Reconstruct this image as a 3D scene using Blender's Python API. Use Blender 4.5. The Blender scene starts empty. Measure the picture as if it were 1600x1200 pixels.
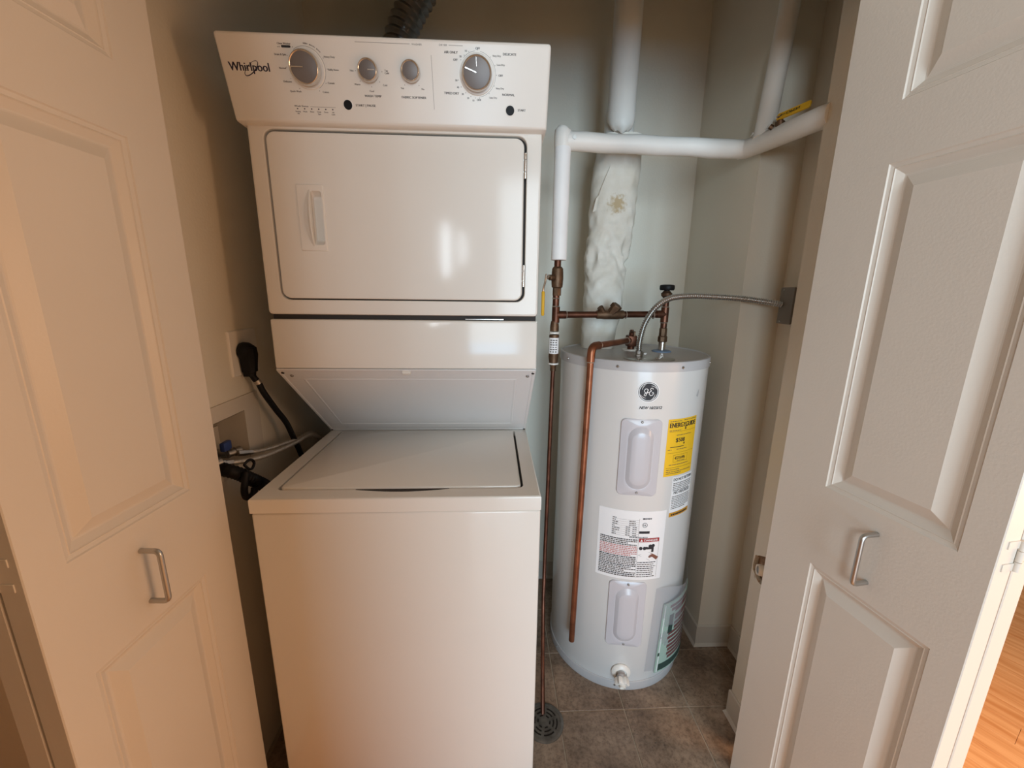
import bpy, bmesh, math, random
from mathutils import Vector, Matrix, noise
random.seed(7)
PI = math.pi
S = bpy.context.scene
COL = S.collection

# ------------------------------------------------------------------ camera
cam_d = bpy.data.cameras.new('camera'); cam_d.sensor_width = 36.0
cam_d.lens = 622.01 / 1600 * 36; cam_d.clip_start = 0.02
cam = bpy.data.objects.new('camera', cam_d); COL.objects.link(cam); S.camera = cam
pitch, yaw, roll = [math.radians(a) for a in (-12.5509, 2.7281, 0.6692)]
fw = Vector((math.sin(yaw)*math.cos(pitch), math.cos(yaw)*math.cos(pitch), math.sin(pitch)))
rt = Vector((math.cos(yaw), -math.sin(yaw), 0)); up = rt.cross(fw)
c_, s_ = math.cos(roll), math.sin(roll)
rt, up = rt*c_ + up*s_, up*c_ - rt*s_
M = Matrix((rt, up, -fw)).transposed().to_4x4(); M.translation = (0.57377, -0.87699, 1.40315)
cam.matrix_world = M

# ------------------------------------------------------------------ world, lights, exposure
W = bpy.data.worlds.new('world'); S.world = W; W.use_nodes = True
bg = W.node_tree.nodes['Background']
bg.inputs[0].default_value = (1.0, 0.62, 0.36, 1); bg.inputs[1].default_value = 0.29
def area(name, loc, target, size, power, col, sy=None):
    d = bpy.data.lights.new(name, 'AREA'); d.energy = power; d.color = col
    d.shape = 'RECTANGLE'; d.size = size; d.size_y = sy or size
    o = bpy.data.objects.new(name, d); COL.objects.link(o); o.location = loc
    o.rotation_euler = (Vector(target)-Vector(loc)).to_track_quat('-Z', 'Y').to_euler()
    return o
# daylight from the windows of the room, behind the camera, then a highlight helper
area('window_daylight', (1.20, -4.5, 1.90), (0.9, 0.0, 1.50), 1.65, 112, (0.74, 0.90, 1.0), 2.0)
area('low_window_daylight', (1.20, -4.5, 0.48), (0.9, 0.0, 0.60), 1.65, 60, (0.46, 0.74, 1.0), 0.85)
area('strip_highlight_light', (0.27, -2.1, 1.72), (0.27, 0.0, 1.72), 0.30, 20, (0.78, 0.91, 1.0), 0.6)  # added behind the wall slots to make the bright strips on the dryer door
# added warm fill from the right, in place of bounce off the wood floor
area('warm_bounce_fill', (2.6, -0.74, 1.2), (0.0, -0.2, 0.8), 0.8, 28, (1.0, 0.58, 0.33))
S.view_settings.view_transform = 'Standard'; S.view_settings.look = 'None'
S.view_settings.gamma = 1.0; S.view_settings.use_curve_mapping = False
S.view_settings.exposure = 0.0
try:
    S.cycles.use_denoising = True
    S.cycles.max_bounces = 8; S.cycles.diffuse_bounces = 4; S.cycles.sample_clamp_indirect = 6
    S.cycles.caustics_reflective = False; S.cycles.caustics_refractive = False
except Exception: pass

# ------------------------------------------------------------------ materials
def nodes(name):
    m = bpy.data.materials.new(name); m.use_nodes = True
    nt = m.node_tree; b = nt.nodes['Principled BSDF']
    return m, nt, b
def mat(name, col, rough=.5, metal=0, var=.04, vs=6, bump=0, bs=300, coat=0, spec=None, alpha=None):
    m, nt, b = nodes(name)
    tc = nt.nodes.new('ShaderNodeTexCoord')
    nz = nt.nodes.new('ShaderNodeTexNoise'); nz.inputs['Scale'].default_value = vs; nz.inputs['Detail'].default_value = 4
    nt.links.new(tc.outputs['Object'], nz.inputs['Vector'])
    cr = nt.nodes.new('ShaderNodeValToRGB')
    cr.color_ramp.elements[0].position = .3; cr.color_ramp.elements[1].position = .7
    cr.color_ramp.elements[0].color = (*[max(0, c*(1-var)) for c in col], 1)
    cr.color_ramp.elements[1].color = (*[min(1, c*(1+var)) for c in col], 1)
    nt.links.new(nz.outputs['Fac'], cr.inputs['Fac']); nt.links.new(cr.outputs['Color'], b.inputs['Base Color'])
    b.inputs['Roughness'].default_value = rough; b.inputs['Metallic'].default_value = metal
    if coat: b.inputs['Coat Weight'].default_value = coat; b.inputs['Coat Roughness'].default_value = .09
    if spec is not None: b.inputs['Specular IOR Level'].default_value = spec
    if bump:
        n2 = nt.nodes.new('ShaderNodeTexNoise'); n2.inputs['Scale'].default_value = bs; n2.inputs['Detail'].default_value = 3
        nt.links.new(tc.outputs['Object'], n2.inputs['Vector'])
        bp = nt.nodes.new('ShaderNodeBump'); bp.inputs['Strength'].default_value = bump; bp.inputs['Distance'].default_value = .002
        nt.links.new(n2.outputs['Fac'], bp.inputs['Height']); nt.links.new(bp.outputs['Normal'], b.inputs['Normal'])
    return m
def tile_material():
    m, nt, b = nodes('brown_stone_tile')
    tc = nt.nodes.new('ShaderNodeTexCoord'); geo = nt.nodes.new('ShaderNodeNewGeometry')
    oi = nt.nodes.new('ShaderNodeObjectInfo')
    def nz(s, d, r=.6):
        n = nt.nodes.new('ShaderNodeTexNoise'); n.inputs['Scale'].default_value = s; n.inputs['Detail'].default_value = d
        n.inputs['Roughness'].default_value = r; nt.links.new(geo.outputs['Position'], n.inputs['Vector']); return n
    a = nz(7, 6, .65); f = nz(70, 5, .75); st = nz(3.2, 4, .7)
    r1 = nt.nodes.new('ShaderNodeValToRGB'); e = r1.color_ramp.elements
    e[0].position = .32; e[0].color = (.165, .112, .076, 1); e[1].position = .7; e[1].color = (.45, .325, .23, 1)
    nt.links.new(a.outputs['Fac'], r1.inputs['Fac'])
    r2 = nt.nodes.new('ShaderNodeValToRGB'); e = r2.color_ramp.elements
    e[0].position = .34; e[0].color = (.45, .42, .40, 1); e[1].position = .56; e[1].color = (1, 1, 1, 1)
    nt.links.new(f.outputs['Fac'], r2.inputs['Fac'])
    mx = nt.nodes.new('ShaderNodeMixRGB'); mx.blend_type = 'MULTIPLY'; mx.inputs[0].default_value = .8
    nt.links.new(r1.outputs['Color'], mx.inputs[1]); nt.links.new(r2.outputs['Color'], mx.inputs[2])
    # dark grime specks gathered in a few spots
    sp = nz(150, 2, .5)
    rs = nt.nodes.new('ShaderNodeValToRGB'); e = rs.color_ramp.elements
    e[0].position = .62; e[0].color = (0, 0, 0, 1); e[1].position = .68; e[1].color = (1, 1, 1, 1)
    nt.links.new(sp.outputs['Fac'], rs.inputs['Fac'])
    rz = nt.nodes.new('ShaderNodeValToRGB'); e = rz.color_ramp.elements
    e[0].position = .5; e[0].color = (0, 0, 0, 1); e[1].position = .62; e[1].color = (1, 1, 1, 1)
    nt.links.new(st.outputs['Fac'], rz.inputs['Fac'])
    mm = nt.nodes.new('ShaderNodeMath'); mm.operation = 'MULTIPLY'
    nt.links.new(rs.outputs['Color'], mm.inputs[0]); nt.links.new(rz.outputs['Color'], mm.inputs[1])
    m2 = nt.nodes.new('ShaderNodeMixRGB'); m2.inputs[2].default_value = (.03, .022, .018, 1)
    nt.links.new(mm.outputs[0], m2.inputs[0]); nt.links.new(mx.outputs['Color'], m2.inputs[1])
    nt.links.new(m2.outputs['Color'], b.inputs['Base Color'])
    b.inputs['Roughness'].default_value = .42
    bp = nt.nodes.new('ShaderNodeBump'); bp.inputs['Strength'].default_value = .25; bp.inputs['Distance'].default_value = .002
    nt.links.new(f.outputs['Fac'], bp.inputs['Height']); nt.links.new(bp.outputs['Normal'], b.inputs['Normal'])
    return m
def wood_material():
    m, nt, b = nodes('orange_wood')
    tc = nt.nodes.new('ShaderNodeTexCoord'); oi = nt.nodes.new('ShaderNodeObjectInfo')
    mp = nt.nodes.new('ShaderNodeMapping'); mp.inputs['Scale'].default_value = (38, 2.2, 10)
    nt.links.new(tc.outputs['Object'], mp.inputs['Vector'])
    ad = nt.nodes.new('ShaderNodeVectorMath'); ad.operation = 'ADD'
    nt.links.new(mp.outputs[0], ad.inputs[0])
    cx = nt.nodes.new('ShaderNodeCombineXYZ')
    ml = nt.nodes.new('ShaderNodeMath'); ml.operation = 'MULTIPLY'; ml.inputs[1].default_value = 50
    nt.links.new(oi.outputs['Random'], ml.inputs[0]); nt.links.new(ml.outputs[0], cx.inputs[0]); nt.links.new(ml.outputs[0], cx.inputs[1])
    nt.links.new(cx.outputs[0], ad.inputs[1])
    n = nt.nodes.new('ShaderNodeTexNoise'); n.inputs['Scale'].default_value = 1.2; n.inputs['Detail'].default_value = 6
    n.inputs['Distortion'].default_value = .6
    nt.links.new(ad.outputs[0], n.inputs['Vector'])
    r = nt.nodes.new('ShaderNodeValToRGB'); e = r.color_ramp.elements
    e[0].position = .34; e[0].color = (.72, .33, .12, 1); e[1].position = .62; e[1].color = (.93, .53, .25, 1)
    nt.links.new(n.outputs['Fac'], r.inputs['Fac']); nt.links.new(r.outputs['Color'], b.inputs['Base Color'])
    b.inputs['Roughness'].default_value = .35
    return m
ENAMEL = mat('white_enamel', (.80, .77, .71), .12, var=.012, vs=3, spec=.30)
ENAMEL2 = mat('grey_white_enamel', (.74, .735, .73), .34, var=.012, vs=3)
PLASTIC = mat('white_plastic', (.80, .77, .71), .33, var=.015)
GAP = mat('gap_shade_and_black', (.035, .03, .027), .8)  # dark colour stands in for shade inside gaps; also the black plugs
KNOB = mat('grey_knob_face', (.17, .15, .14), .42, metal=.25, var=.03)
CHROME = mat('bright_metal', (.72, .69, .65), .22, metal=1)
STEEL = mat('brushed_steel', (.50, .49, .47), .33, metal=1, bump=.05, bs=120)
DARKMETAL = mat('dull_steel', (.36, .35, .33), .45, metal=1, var=.1, vs=30)
INK = mat('black_print', (.02, .018, .022), .6)
INKGREY = mat('grey_print', (.10, .085, .075), .6)
NAVY = mat('navy_print', (.022, .02, .05), .5)
REDINK = mat('red_print', (.36, .03, .03), .6)
PINKINK = mat('pale_red_print', (.55, .25, .24), .6)
WALL = mat('cream_wall_paint', (.74, .70, .60), .55, var=.03, vs=2, bump=.25, bs=160)
DOORM = mat('cream_door_paint', (.68, .63, .555), .42, var=.02, vs=3, bump=.10, bs=220)
BASEM = mat('pale_baseboard', (.62, .575, .50), .5, var=.03)
TANK = mat('tank_enamel', (.69, .685, .665), .30, var=.015, vs=2, coat=.2)
CAPM = mat('grey_cap_paint', (.50, .49, .49), .36, var=.05, vs=8)
COVER = mat('grey_cover_paint', (.56, .55, .58), .30, var=.015, coat=.2)
COPPER = mat('copper', (.30, .115, .06), .38, metal=.85, var=.25, vs=22)
COPPERD = mat('tarnished_copper', (.125, .052, .032), .42, metal=.85, var=.35, vs=25)
BRASS = mat('dark_brass', (.145, .085, .05), .50, metal=.8, var=.3, vs=40, bump=.2, bs=150)
SOLDER = mat('silver_solder', (.6, .55, .48), .4, metal=.9)
PVCW = mat('white_pipe_sleeve', (.80, .79, .75), .5, var=.03, vs=9, bump=.15, bs=90)
FOAM = mat('white_foam_sleeve', (.86, .87, .87), .55, var=.03, vs=14, bump=.2, bs=70)
BLACK = mat('black_rubber', (.008, .008, .009), .5, spec=.2)
BLUE = mat('blue_plastic', (.03, .06, .22), .4)
BLUEP = mat('pale_blue_plastic', (.16, .24, .36), .5)
YELLOW = mat('yellow_vinyl', (.70, .40, .02), .5)
YLABEL = mat('yellow_label', (.86, .52, .02), .5, var=.03)
ORANGE = mat('orange_label', (.62, .30, .03), .5)
PAPER = mat('white_label', (.86, .86, .86), .5, var=.01)
BRAID = mat('braided_steel', (.62, .58, .52), .4, metal=.7, var=.15, vs=200, bump=.5, bs=400)
DUCT = mat('aluminium_duct', (.32, .31, .30), .30, metal=1, var=.15, vs=20)
BOXM = mat('box_metal', (.22, .20, .175), .5, metal=.3, var=.1)
CASTM = mat('drain_metal', (.20, .185, .16), .42, metal=.8, var=.35, vs=35)
GROUT = mat('pale_grout', (.42, .345, .26), .8, var=.1, vs=40)
TILE = tile_material(); WOOD = wood_material()
GREENP = mat('pale_green_booklet', (.36, .49, .41), .45, var=.03)
MAROON = mat('maroon_print', (.16, .065, .065), .5)
DGREEN = mat('dark_green_print', (.03, .06, .05), .5)
SKIN = mat('brown_print', (.22, .09, .06), .5)
RAW = mat('raw_gypsum', (.34, .22, .14), .9, var=.4, vs=60, bump=.5, bs=120)
def wrap_material():
    m, nt, b = nodes('canvas_wrap')
    geo = nt.nodes.new('ShaderNodeNewGeometry')
    n = nt.nodes.new('ShaderNodeTexNoise'); n.inputs['Scale'].default_value = 14; n.inputs['Detail'].default_value = 6
    nt.links.new(geo.outputs['Position'], n.inputs['Vector'])
    r = nt.nodes.new('ShaderNodeValToRGB'); e = r.color_ramp.elements
    e[0].position = .3; e[0].color = (.64, .60, .51, 1); e[1].position = .7; e[1].color = (.78, .76, .69, 1)
    nt.links.new(n.outputs['Fac'], r.inputs['Fac'])
    # one rusty stain a hand's width wide
    ds = nt.nodes.new('ShaderNodeVectorMath'); ds.operation = 'DISTANCE'; ds.inputs[1].default_value = (1.005, .60, 1.72)
    nt.links.new(geo.outputs['Position'], ds.inputs[0])
    n2 = nt.nodes.new('ShaderNodeTexNoise'); n2.inputs['Scale'].default_value = 90; n2.inputs['Detail'].default_value = 5
    nt.links.new(geo.outputs['Position'], n2.inputs['Vector'])
    a = nt.nodes.new('ShaderNodeMath'); a.operation = 'MULTIPLY_ADD'; a.inputs[1].default_value = .06; a.inputs[2].default_value = -.03
    nt.links.new(n2.outputs['Fac'], a.inputs[0])
    sm = nt.nodes.new('ShaderNodeMath'); sm.operation = 'ADD'
    nt.links.new(ds.outputs['Value'], sm.inputs[0]); nt.links.new(a.outputs[0], sm.inputs[1])
    r2 = nt.nodes.new('ShaderNodeValToRGB'); e = r2.color_ramp.elements
    e[0].position = .016; e[0].color = (.8, .8, .8, 1); e[1].position = .034; e[1].color = (0, 0, 0, 1)
    nt.links.new(sm.outputs[0], r2.inputs['Fac'])
    mx = nt.nodes.new('ShaderNodeMixRGB'); mx.inputs[2].default_value = (.42, .30, .13, 1)
    nt.links.new(r2.outputs['Color'], mx.inputs[0]); nt.links.new(r.outputs['Color'], mx.inputs[1])
    nt.links.new(mx.outputs['Color'], b.inputs['Base Color']); b.inputs['Roughness'].default_value = .7
    bp = nt.nodes.new('ShaderNodeBump'); bp.inputs['Strength'].default_value = .3; bp.inputs['Distance'].default_value = .003
    nt.links.new(n2.outputs['Fac'], bp.inputs['Height']); nt.links.new(bp.outputs['Normal'], b.inputs['Normal'])
    return m
WRAP = wrap_material()
def clear_plastic():
    m, nt, b = nodes('clear_plastic_sleeve')
    b.inputs['Base Color'].default_value = (.50, .50, .53, 1); b.inputs['Roughness'].default_value = .25
    b.inputs['Alpha'].default_value = .36
    n = nt.nodes.new('ShaderNodeTexNoise'); n.inputs['Scale'].default_value = 25
    bp = nt.nodes.new('ShaderNodeBump'); bp.inputs['Strength'].default_value = .4; bp.inputs['Distance'].default_value = .004
    nt.links.new(n.outputs['Fac'], bp.inputs['Height']); nt.links.new(bp.outputs['Normal'], b.inputs['Normal'])
    return m
CLEAR = clear_plastic()

# ------------------------------------------------------------------ mesh helpers
class MB:
    def __init__(s): s.bm = bmesh.new()
    def box(s, x0, x1, y0, y1, z0, z1, bev=0, seg=2, M=None):
        r = bmesh.ops.create_cube(s.bm, size=1); vs = r['verts']
        for v in vs:
            v.co = Vector(((x0+x1)/2+v.co.x*(x1-x0), (y0+y1)/2+v.co.y*(y1-y0), (z0+z1)/2+v.co.z*(z1-z0)))
        if bev:
            es = list({e for v in vs for e in v.link_edges})
            rr = bmesh.ops.bevel(s.bm, geom=es, offset=bev, segments=seg, affect='EDGES', profile=.5)
            vs = list({v for f in rr['faces'] for v in f.verts} | {v for v in vs if v.is_valid})
        if M is not None:
            for v in vs: v.co = M @ v.co
        return s
    def loops(s, loops, cap0=True, cap1=True, closed=True):
        L = [[s.bm.verts.new(p) for p in l] for l in loops]; n = len(L[0])
        for a, b in zip(L, L[1:]):
            for i in range(n if closed else n-1):
                j = (i+1) % n
                try: s.bm.faces.new((a[i], a[j], b[j], b[i]))
                except ValueError: pass
        if cap0: s.bm.faces.new(L[0][::-1])
        if cap1: s.bm.faces.new(L[-1])
        return s
    def lathe(s, prof, o=(0, 0, 0), axis=(0, 0, 1), seg=24, cap0=True, cap1=True, sx=1, sy=1, u=None):
        ax = Vector(axis).normalized(); o = Vector(o)
        u = Vector(u) if u else (ax.cross((0, 0, 1)) if abs(ax.z) < .9 else Vector((1, 0, 0)))
        u.normalize(); w = ax.cross(u)
        return s.loops([[o+ax*h+u*(r*sx*math.cos(2*PI*k/seg))+w*(r*sy*math.sin(2*PI*k/seg)) for k in range(seg)] for r, h in prof], cap0, cap1)
    def tube(s, path, r, seg=12, rf=None):
        P = [Vector(p) for p in path]; n = len(P); T = []
        for i in range(n):
            T.append((P[min(i+1, n-1)]-P[max(i-1, 0)]).normalized())
        ref = Vector((0, 0, 1)) if abs(T[0].z) < .9 else Vector((1, 0, 0))
        u = T[0].cross(ref).normalized(); lo = []
        for i in range(n):
            u = (u - T[i]*u.dot(T[i])).normalized(); w = T[i].cross(u)
            rr = rf(i, n) if rf else r
            lo.append([P[i]+u*(rr*math.cos(2*PI*k/seg))+w*(rr*math.sin(2*PI*k/seg)) for k in range(seg)])
        return s.loops(lo)
    def prism(s, outline, f0, f1):
        return s.loops([[f0(p) for p in outline], [f1(p) for p in outline]])
    def plate(s, outer, holes, f, d, cap_back=False):
        """flat plate with holes: front face at depth 0, walls to depth d; f(u, v, depth) -> point"""
        front = []; rings = []
        for ring in [outer]+holes:
            vs = [s.bm.verts.new(f(u, v, 0)) for u, v in ring]; rings.append((ring, vs))
            for i in range(len(vs)): front.append(s.bm.edges.new((vs[i], vs[(i+1) % len(vs)])))
        bmesh.ops.triangle_fill(s.bm, use_beauty=True, use_dissolve=False, edges=front)
        for ring, vs in rings:
            bk = [s.bm.verts.new(f(u, v, d)) for u, v in ring]
            for i in range(len(vs)):
                j = (i+1) % len(vs); s.bm.faces.new((vs[i], vs[j], bk[j], bk[i]))
        return s
    def quad(s, pts):
        s.bm.faces.new([s.bm.verts.new(p) for p in pts]); return s
    def build(s, name, m, parent=None, smooth=40, merge=None):
        if merge: bmesh.ops.remove_doubles(s.bm, verts=s.bm.verts, dist=merge)
        bmesh.ops.recalc_face_normals(s.bm, faces=s.bm.faces)
        me = bpy.data.meshes.new(name); s.bm.to_mesh(me); s.bm.free()
        ms = m if isinstance(m, (list, tuple)) else [m]
        for x in ms: me.materials.append(x)
        if smooth:
            me.shade_smooth(); me.set_sharp_from_angle(angle=math.radians(smooth))
        o = bpy.data.objects.new(name, me); COL.objects.link(o)
        if name.endswith(('_lettering', '_print', '_marks', '_lines', '_arcs', '_text', 'torn_edge', 'torn_foil')) and name != 'logo_lettering': o['kind'] = 'stuff'
        if parent is not None: link(o, parent)
        return o
def link(o, parent):
    o.parent = parent
    o.matrix_parent_inverse = world_of(parent).inverted()
def world_of(o):
    m = Matrix.LocRotScale(o.location, o.rotation_euler, o.scale)
    return (world_of(o.parent) @ o.matrix_parent_inverse @ m) if o.parent else m
def thing(name, label, cat, loc, group=None):
    o = bpy.data.objects.new(name, None); COL.objects.link(o); o.location = loc; o.empty_display_size = .05
    o['label'] = label; o['category'] = cat
    if group: o['group'] = group
    return o
def tag(o, label, cat):
    o['label'] = label; o['category'] = cat; return o
def struct(o, label=None):
    o['kind'] = 'structure'
    if label: o['label'] = label
    return o
def smooth_path(pts, n=8):
    P = [Vector(p) for p in pts]; out = []
    for i in range(len(P)-1):
        p0, p1, p2, p3 = P[max(i-1, 0)], P[i], P[i+1], P[min(i+2, len(P)-1)]
        for k in range(n):
            t = k/n
            out.append(.5*((2*p1)+(p2-p0)*t+(2*p0-5*p1+4*p2-p3)*t*t+(3*p1-p0-3*p2+p3)*t**3))
    return out+[P[-1]]
def resample(path, step):
    out = [path[0]]; acc = 0
    for a, b in zip(path, path[1:]):
        L = (b-a).length
        while acc+L >= step:
            t = (step-acc)/L; a = a.lerp(b, t); out.append(a); L = (b-a).length; acc = 0
        acc += L
    return out
def fillet(a, b, c, r, n=6):
    a, b, c = Vector(a), Vector(b), Vector(c); u = (a-b).normalized(); w = (c-b).normalized()
    p0 = b+u*r; p1 = b+w*r
    return [((1-t)**2)*p0+2*t*(1-t)*b+t*t*p1 for t in [k/n for k in range(n+1)]]
def rrect(u0, u1, v0, v1, r, n=6):
    r = min(r, (u1-u0)/2-1e-5, (v1-v0)/2-1e-5)
    out = []
    for cx, cy, a0 in ((u1-r, v0+r, -90), (u1-r, v1-r, 0), (u0+r, v1-r, 90), (u0+r, v0+r, 180)):
        for k in range(n+1):
            a = math.radians(a0+90*k/n); out.append((cx+r*math.cos(a), cy+r*math.sin(a)))
    return out
def slab(mb, u0, u1, v0, v1, r, prof, f, n=6, cap0=True):
    """rounded-rectangle slab; prof = [(inset, height)]; f(u, v, h) -> point"""
    return mb.loops([[f(u, v, h) for u, v in rrect(u0+i, u1-i, v0+i, v1-i, max(r-i, .0008), n)] for i, h in prof], cap0=cap0)

_fonts = {}
def glyphs(body, spacing=1.0):
    """triangles of a line of text in the built-in font: verts (x, y), faces, min/max"""
    key = (body, spacing)
    if key in _fonts: return _fonts[key]
    cu = bpy.data.curves.new('text', 'FONT'); cu.body = body; cu.resolution_u = 3; cu.space_character = spacing
    o = bpy.data.objects.new('text', cu); COL.objects.link(o)
    dg = bpy.context.evaluated_depsgraph_get(); me = bpy.data.meshes.new_from_object(o.evaluated_get(dg))
    V = [(v.co.x, v.co.y) for v in me.vertices]; F = [tuple(p.vertices) for p in me.polygons]
    bpy.data.objects.remove(o); bpy.data.curves.remove(cu); bpy.data.meshes.remove(me)
    _fonts[key] = (V, F); return V, F
def text(mb, body, f, u, v, h, align='l', width=None, slant=0, bold=0, spacing=1.0, rot=0):
    """adds text to mb; cap height h, baseline (u, v); f(u, v) -> point"""
    V, F = glyphs(body, spacing)
    xs = [p[0] for p in V]; x0, x1 = min(xs), max(xs); k = h/.69
    kx = (width/(x1-x0)) if width else k
    off = {'l': 0, 'c': -.5, 'r': -1}[align]*(x1-x0)*kx
    cr, sr = math.cos(rot), math.sin(rot)
    for db in ([0] if not bold else [-bold, 0, bold]):
        vs = []
        for x, y in V:
            a = (x-x0)*kx+off+y*k*slant+db; b = y*k
            vs.append(mb.bm.verts.new(f(u+a*cr-b*sr, v+a*sr+b*cr)))
        for fc in F:
            try: mb.bm.faces.new([vs[i] for i in fc])
            except ValueError: pass
    return mb
def stroke(mb, pts, w, f):
    """flat printed line of width w along 2D points"""
    n = len(pts); L = []; R = []
    for i in range(n):
        a = pts[max(i-1, 0)]; b = pts[min(i+1, n-1)]; dx, dy = b[0]-a[0], b[1]-a[1]; l = math.hypot(dx, dy) or 1
        ww = w(i/(n-1)) if callable(w) else w
        L.append((pts[i][0]-dy/l*ww/2, pts[i][1]+dx/l*ww/2)); R.append((pts[i][0]+dy/l*ww/2, pts[i][1]-dx/l*ww/2))
    for i in range(n-1): mb.quad([f(*L[i]), f(*R[i]), f(*R[i+1]), f(*L[i+1])])
    return mb
def rect(mb, u0, u1, v0, v1, f, nu=1):
    for k in range(nu):
        a = u0+(u1-u0)*k/nu; b = u0+(u1-u0)*(k+1)/nu
        mb.quad([f(a, v0), f(b, v0), f(b, v1), f(a, v1)])
    return mb
def disc(mb, u, v, r, f, n=24, r2=None):
    if r2:
        for k in range(n):
            a, b = 2*PI*k/n, 2*PI*(k+1)/n
            mb.quad([f(u+q*math.cos(t), v+q*math.sin(t)) for q, t in ((r, a), (r, b), (r2, b), (r2, a))])
    else:
        mb.bm.faces.new([mb.bm.verts.new(f(u+r*math.cos(2*PI*k/n), v+r*math.sin(2*PI*k/n))) for k in range(n)])
    return mb

# ------------------------------------------------------------------ the closet and the room
CEIL = 2.80; HEAD = 2.045
# floor: grout bed with single tiles; wooden planks outside the closet
mb = MB(); mb.box(-.25, 1.62, -.02, .96, -.05, -.002); floor = struct(mb.build('floor', GROUT), 'brown stone-look tile floor of the laundry closet')
tm = None
for i in range(-4, 4):
    for j in range(4):
        x0 = .80+.23*i; y0 = -.02+.23*j
        if tm is None:
            b = MB(); g = .0016
            b.box(g, .23-g, g, .23-g, -.01, 0, .0012, 1); o = b.build('tile', TILE, floor, smooth=0); tm = o.data
        else:
            o = bpy.data.objects.new('tile', tm); COL.objects.link(o); link(o, floor)
        o.location = (x0, y0, 0)
mb = MB(); mb.box(-3.2, 4.6, -4.6, -.021, -.06, -.006); mb.box(1.66, 4.6, -.021, 3.0, -.06, -.006)
wf = struct(mb.build('floor', WOOD), 'orange wood plank floor of the room outside the closet')
ang = math.radians(28); pl = None
du = Vector((math.sin(math.radians(152)), math.cos(math.radians(152)), 0)); dv = Vector((-du.y, du.x, 0))
for a in range(-14, 10):
    for b_ in range(-4, 6):
        L, wd = .60, .095
        c = Vector((2.35, .1, 0))+dv*(a*wd)+du*(b_*L+(a % 3)*.2)
        cc = c+du*(L/2)
        if not (1.80 < cc.x < 4.2 and -1.1 < cc.y < 2.2): continue
        if pl is None:
            q = MB(); q.box(.0004, wd-.0004, .0004, L-.0004, -.006, 0, .0006, 1); o = q.build('wood_plank', WOOD, wf, smooth=0); pl = o.data
        else:
            o = bpy.data.objects.new('wood_plank', pl); COL.objects.link(o); link(o, wf)
        o.location = c; o.rotation_euler = (0, 0, math.atan2(du.y, du.x)-PI/2)
# ceiling and walls
mb = MB(); mb.box(-.23, 1.65, .06, .985, CEIL, CEIL+.08); struct(mb.build('ceiling', WALL), 'ceiling of the closet')
mb = MB(); mb.box(-.23, 1.65, .885, .985, 0, CEIL); struct(mb.build('wall_back', WALL), 'cream back wall of the closet behind the water heater')
# left wall with the washer box hole
mb = MB(); fL = lambda u, v, d: Vector((-.13-d, u, v))
mb.plate([(.02, 0), (.885, 0), (.885, CEIL), (.02, CEIL)], [[(.06, .935), (.232, .935), (.232, 1.08), (.06, 1.08)]], fL, .10)
struct(mb.build('wall_left', WALL, smooth=0), 'cream left wall of the closet with the washer outlet box')
mb = MB()
mb.loops([[(1.41, .885, z), (1.41, .462, z), (1.55, .462, z), (1.55, .183, z), (1.65, .183, z), (1.65, .985, z), (1.41, .985, z)] for z in (0, CEIL)])
struct(mb.build('wall_right', WALL, smooth=0), 'cream right wall of the closet with a boxed-out corner')
# front wall: right wing with the knocked-out hole, left wing, header
hole = [(.183-.052, .652), (.183-.041, .646), (.183-.03, .641), (.183-.018, .633), (.183-.008, .628), (.183-.004, .60), (.183-.003, .59), (.183-.006, .575), (.183-.018, .566), (.183-.03, .556), (.183-.042, .553), (.183-.054, .556), (.183-.06, .58), (.183-.058, .62)]
mb = MB(); fR = lambda u, v, d: Vector((1.385+d, u, v))
mb.plate([(.06, 0), (.183, 0), (.183, CEIL), (.06, CEIL)], [hole], fR, .014)
mb.quad([(1.65, .06, 0), (1.65, .183, 0), (1.65, .183, CEIL), (1.65, .06, CEIL)])
mb.quad([(1.385, .06, 0), (1.65, .06, 0), (1.65, .06, CEIL), (1.385, .06, CEIL)])
mb.quad([(1.385, .183, 0), (1.65, .183, 0), (1.65, .183, CEIL), (1.385, .183, CEIL)])
mb.box(-.13, 1.385, .06, .10, HEAD, CEIL)
wfr = struct(mb.build('wall_front', WALL, smooth=0, merge=1e-5), 'front wall of the closet with the door opening')
mb = MB(); mb.box(1.40, 1.44, .07, .178, .52, .68)
hb = mb.build('hole_lining', RAW, wfr, smooth=0)
mb = MB()
for k in range(16):
    u, v = hole[k % len(hole)]; u += random.uniform(-.006, .006); v += random.uniform(-.006, .006)
    p = Vector((1.386+random.uniform(0, .008), u, v)); a = random.uniform(.004, .011)
    mb.quad([p+Vector((random.uniform(-.5, .5)*a, random.uniform(-1, 1)*a, random.uniform(-1, 1)*a)) for _ in range(4)])
mb.build('torn_edge', RAW, wfr, smooth=0)
mb = MB(); mb.box(-2.6, -.235, .02, .14, 0, CEIL); struct(mb.build('wall_outside', WALL, smooth=0), 'room wall to the left of the closet opening')
# unseen wall added behind the camera: shades the left, slots shape strip highlights
mb = MB(); fw_ = lambda u, v, d: Vector((u, -1.20-d, v))
mb.plate([(-2.6, 0), (.61, 0), (.61, CEIL), (-2.6, CEIL)], [[(.277, 1.51), (.316, 1.51), (.316, 1.80), (.277, 1.80)], [(.380, 1.58), (.404, 1.58), (.404, 1.75), (.380, 1.75)]], fw_, .02)
struct(mb.build('wall_light_blocker', WALL, smooth=0), 'unseen slotted wall added behind the camera to block window light')
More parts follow.
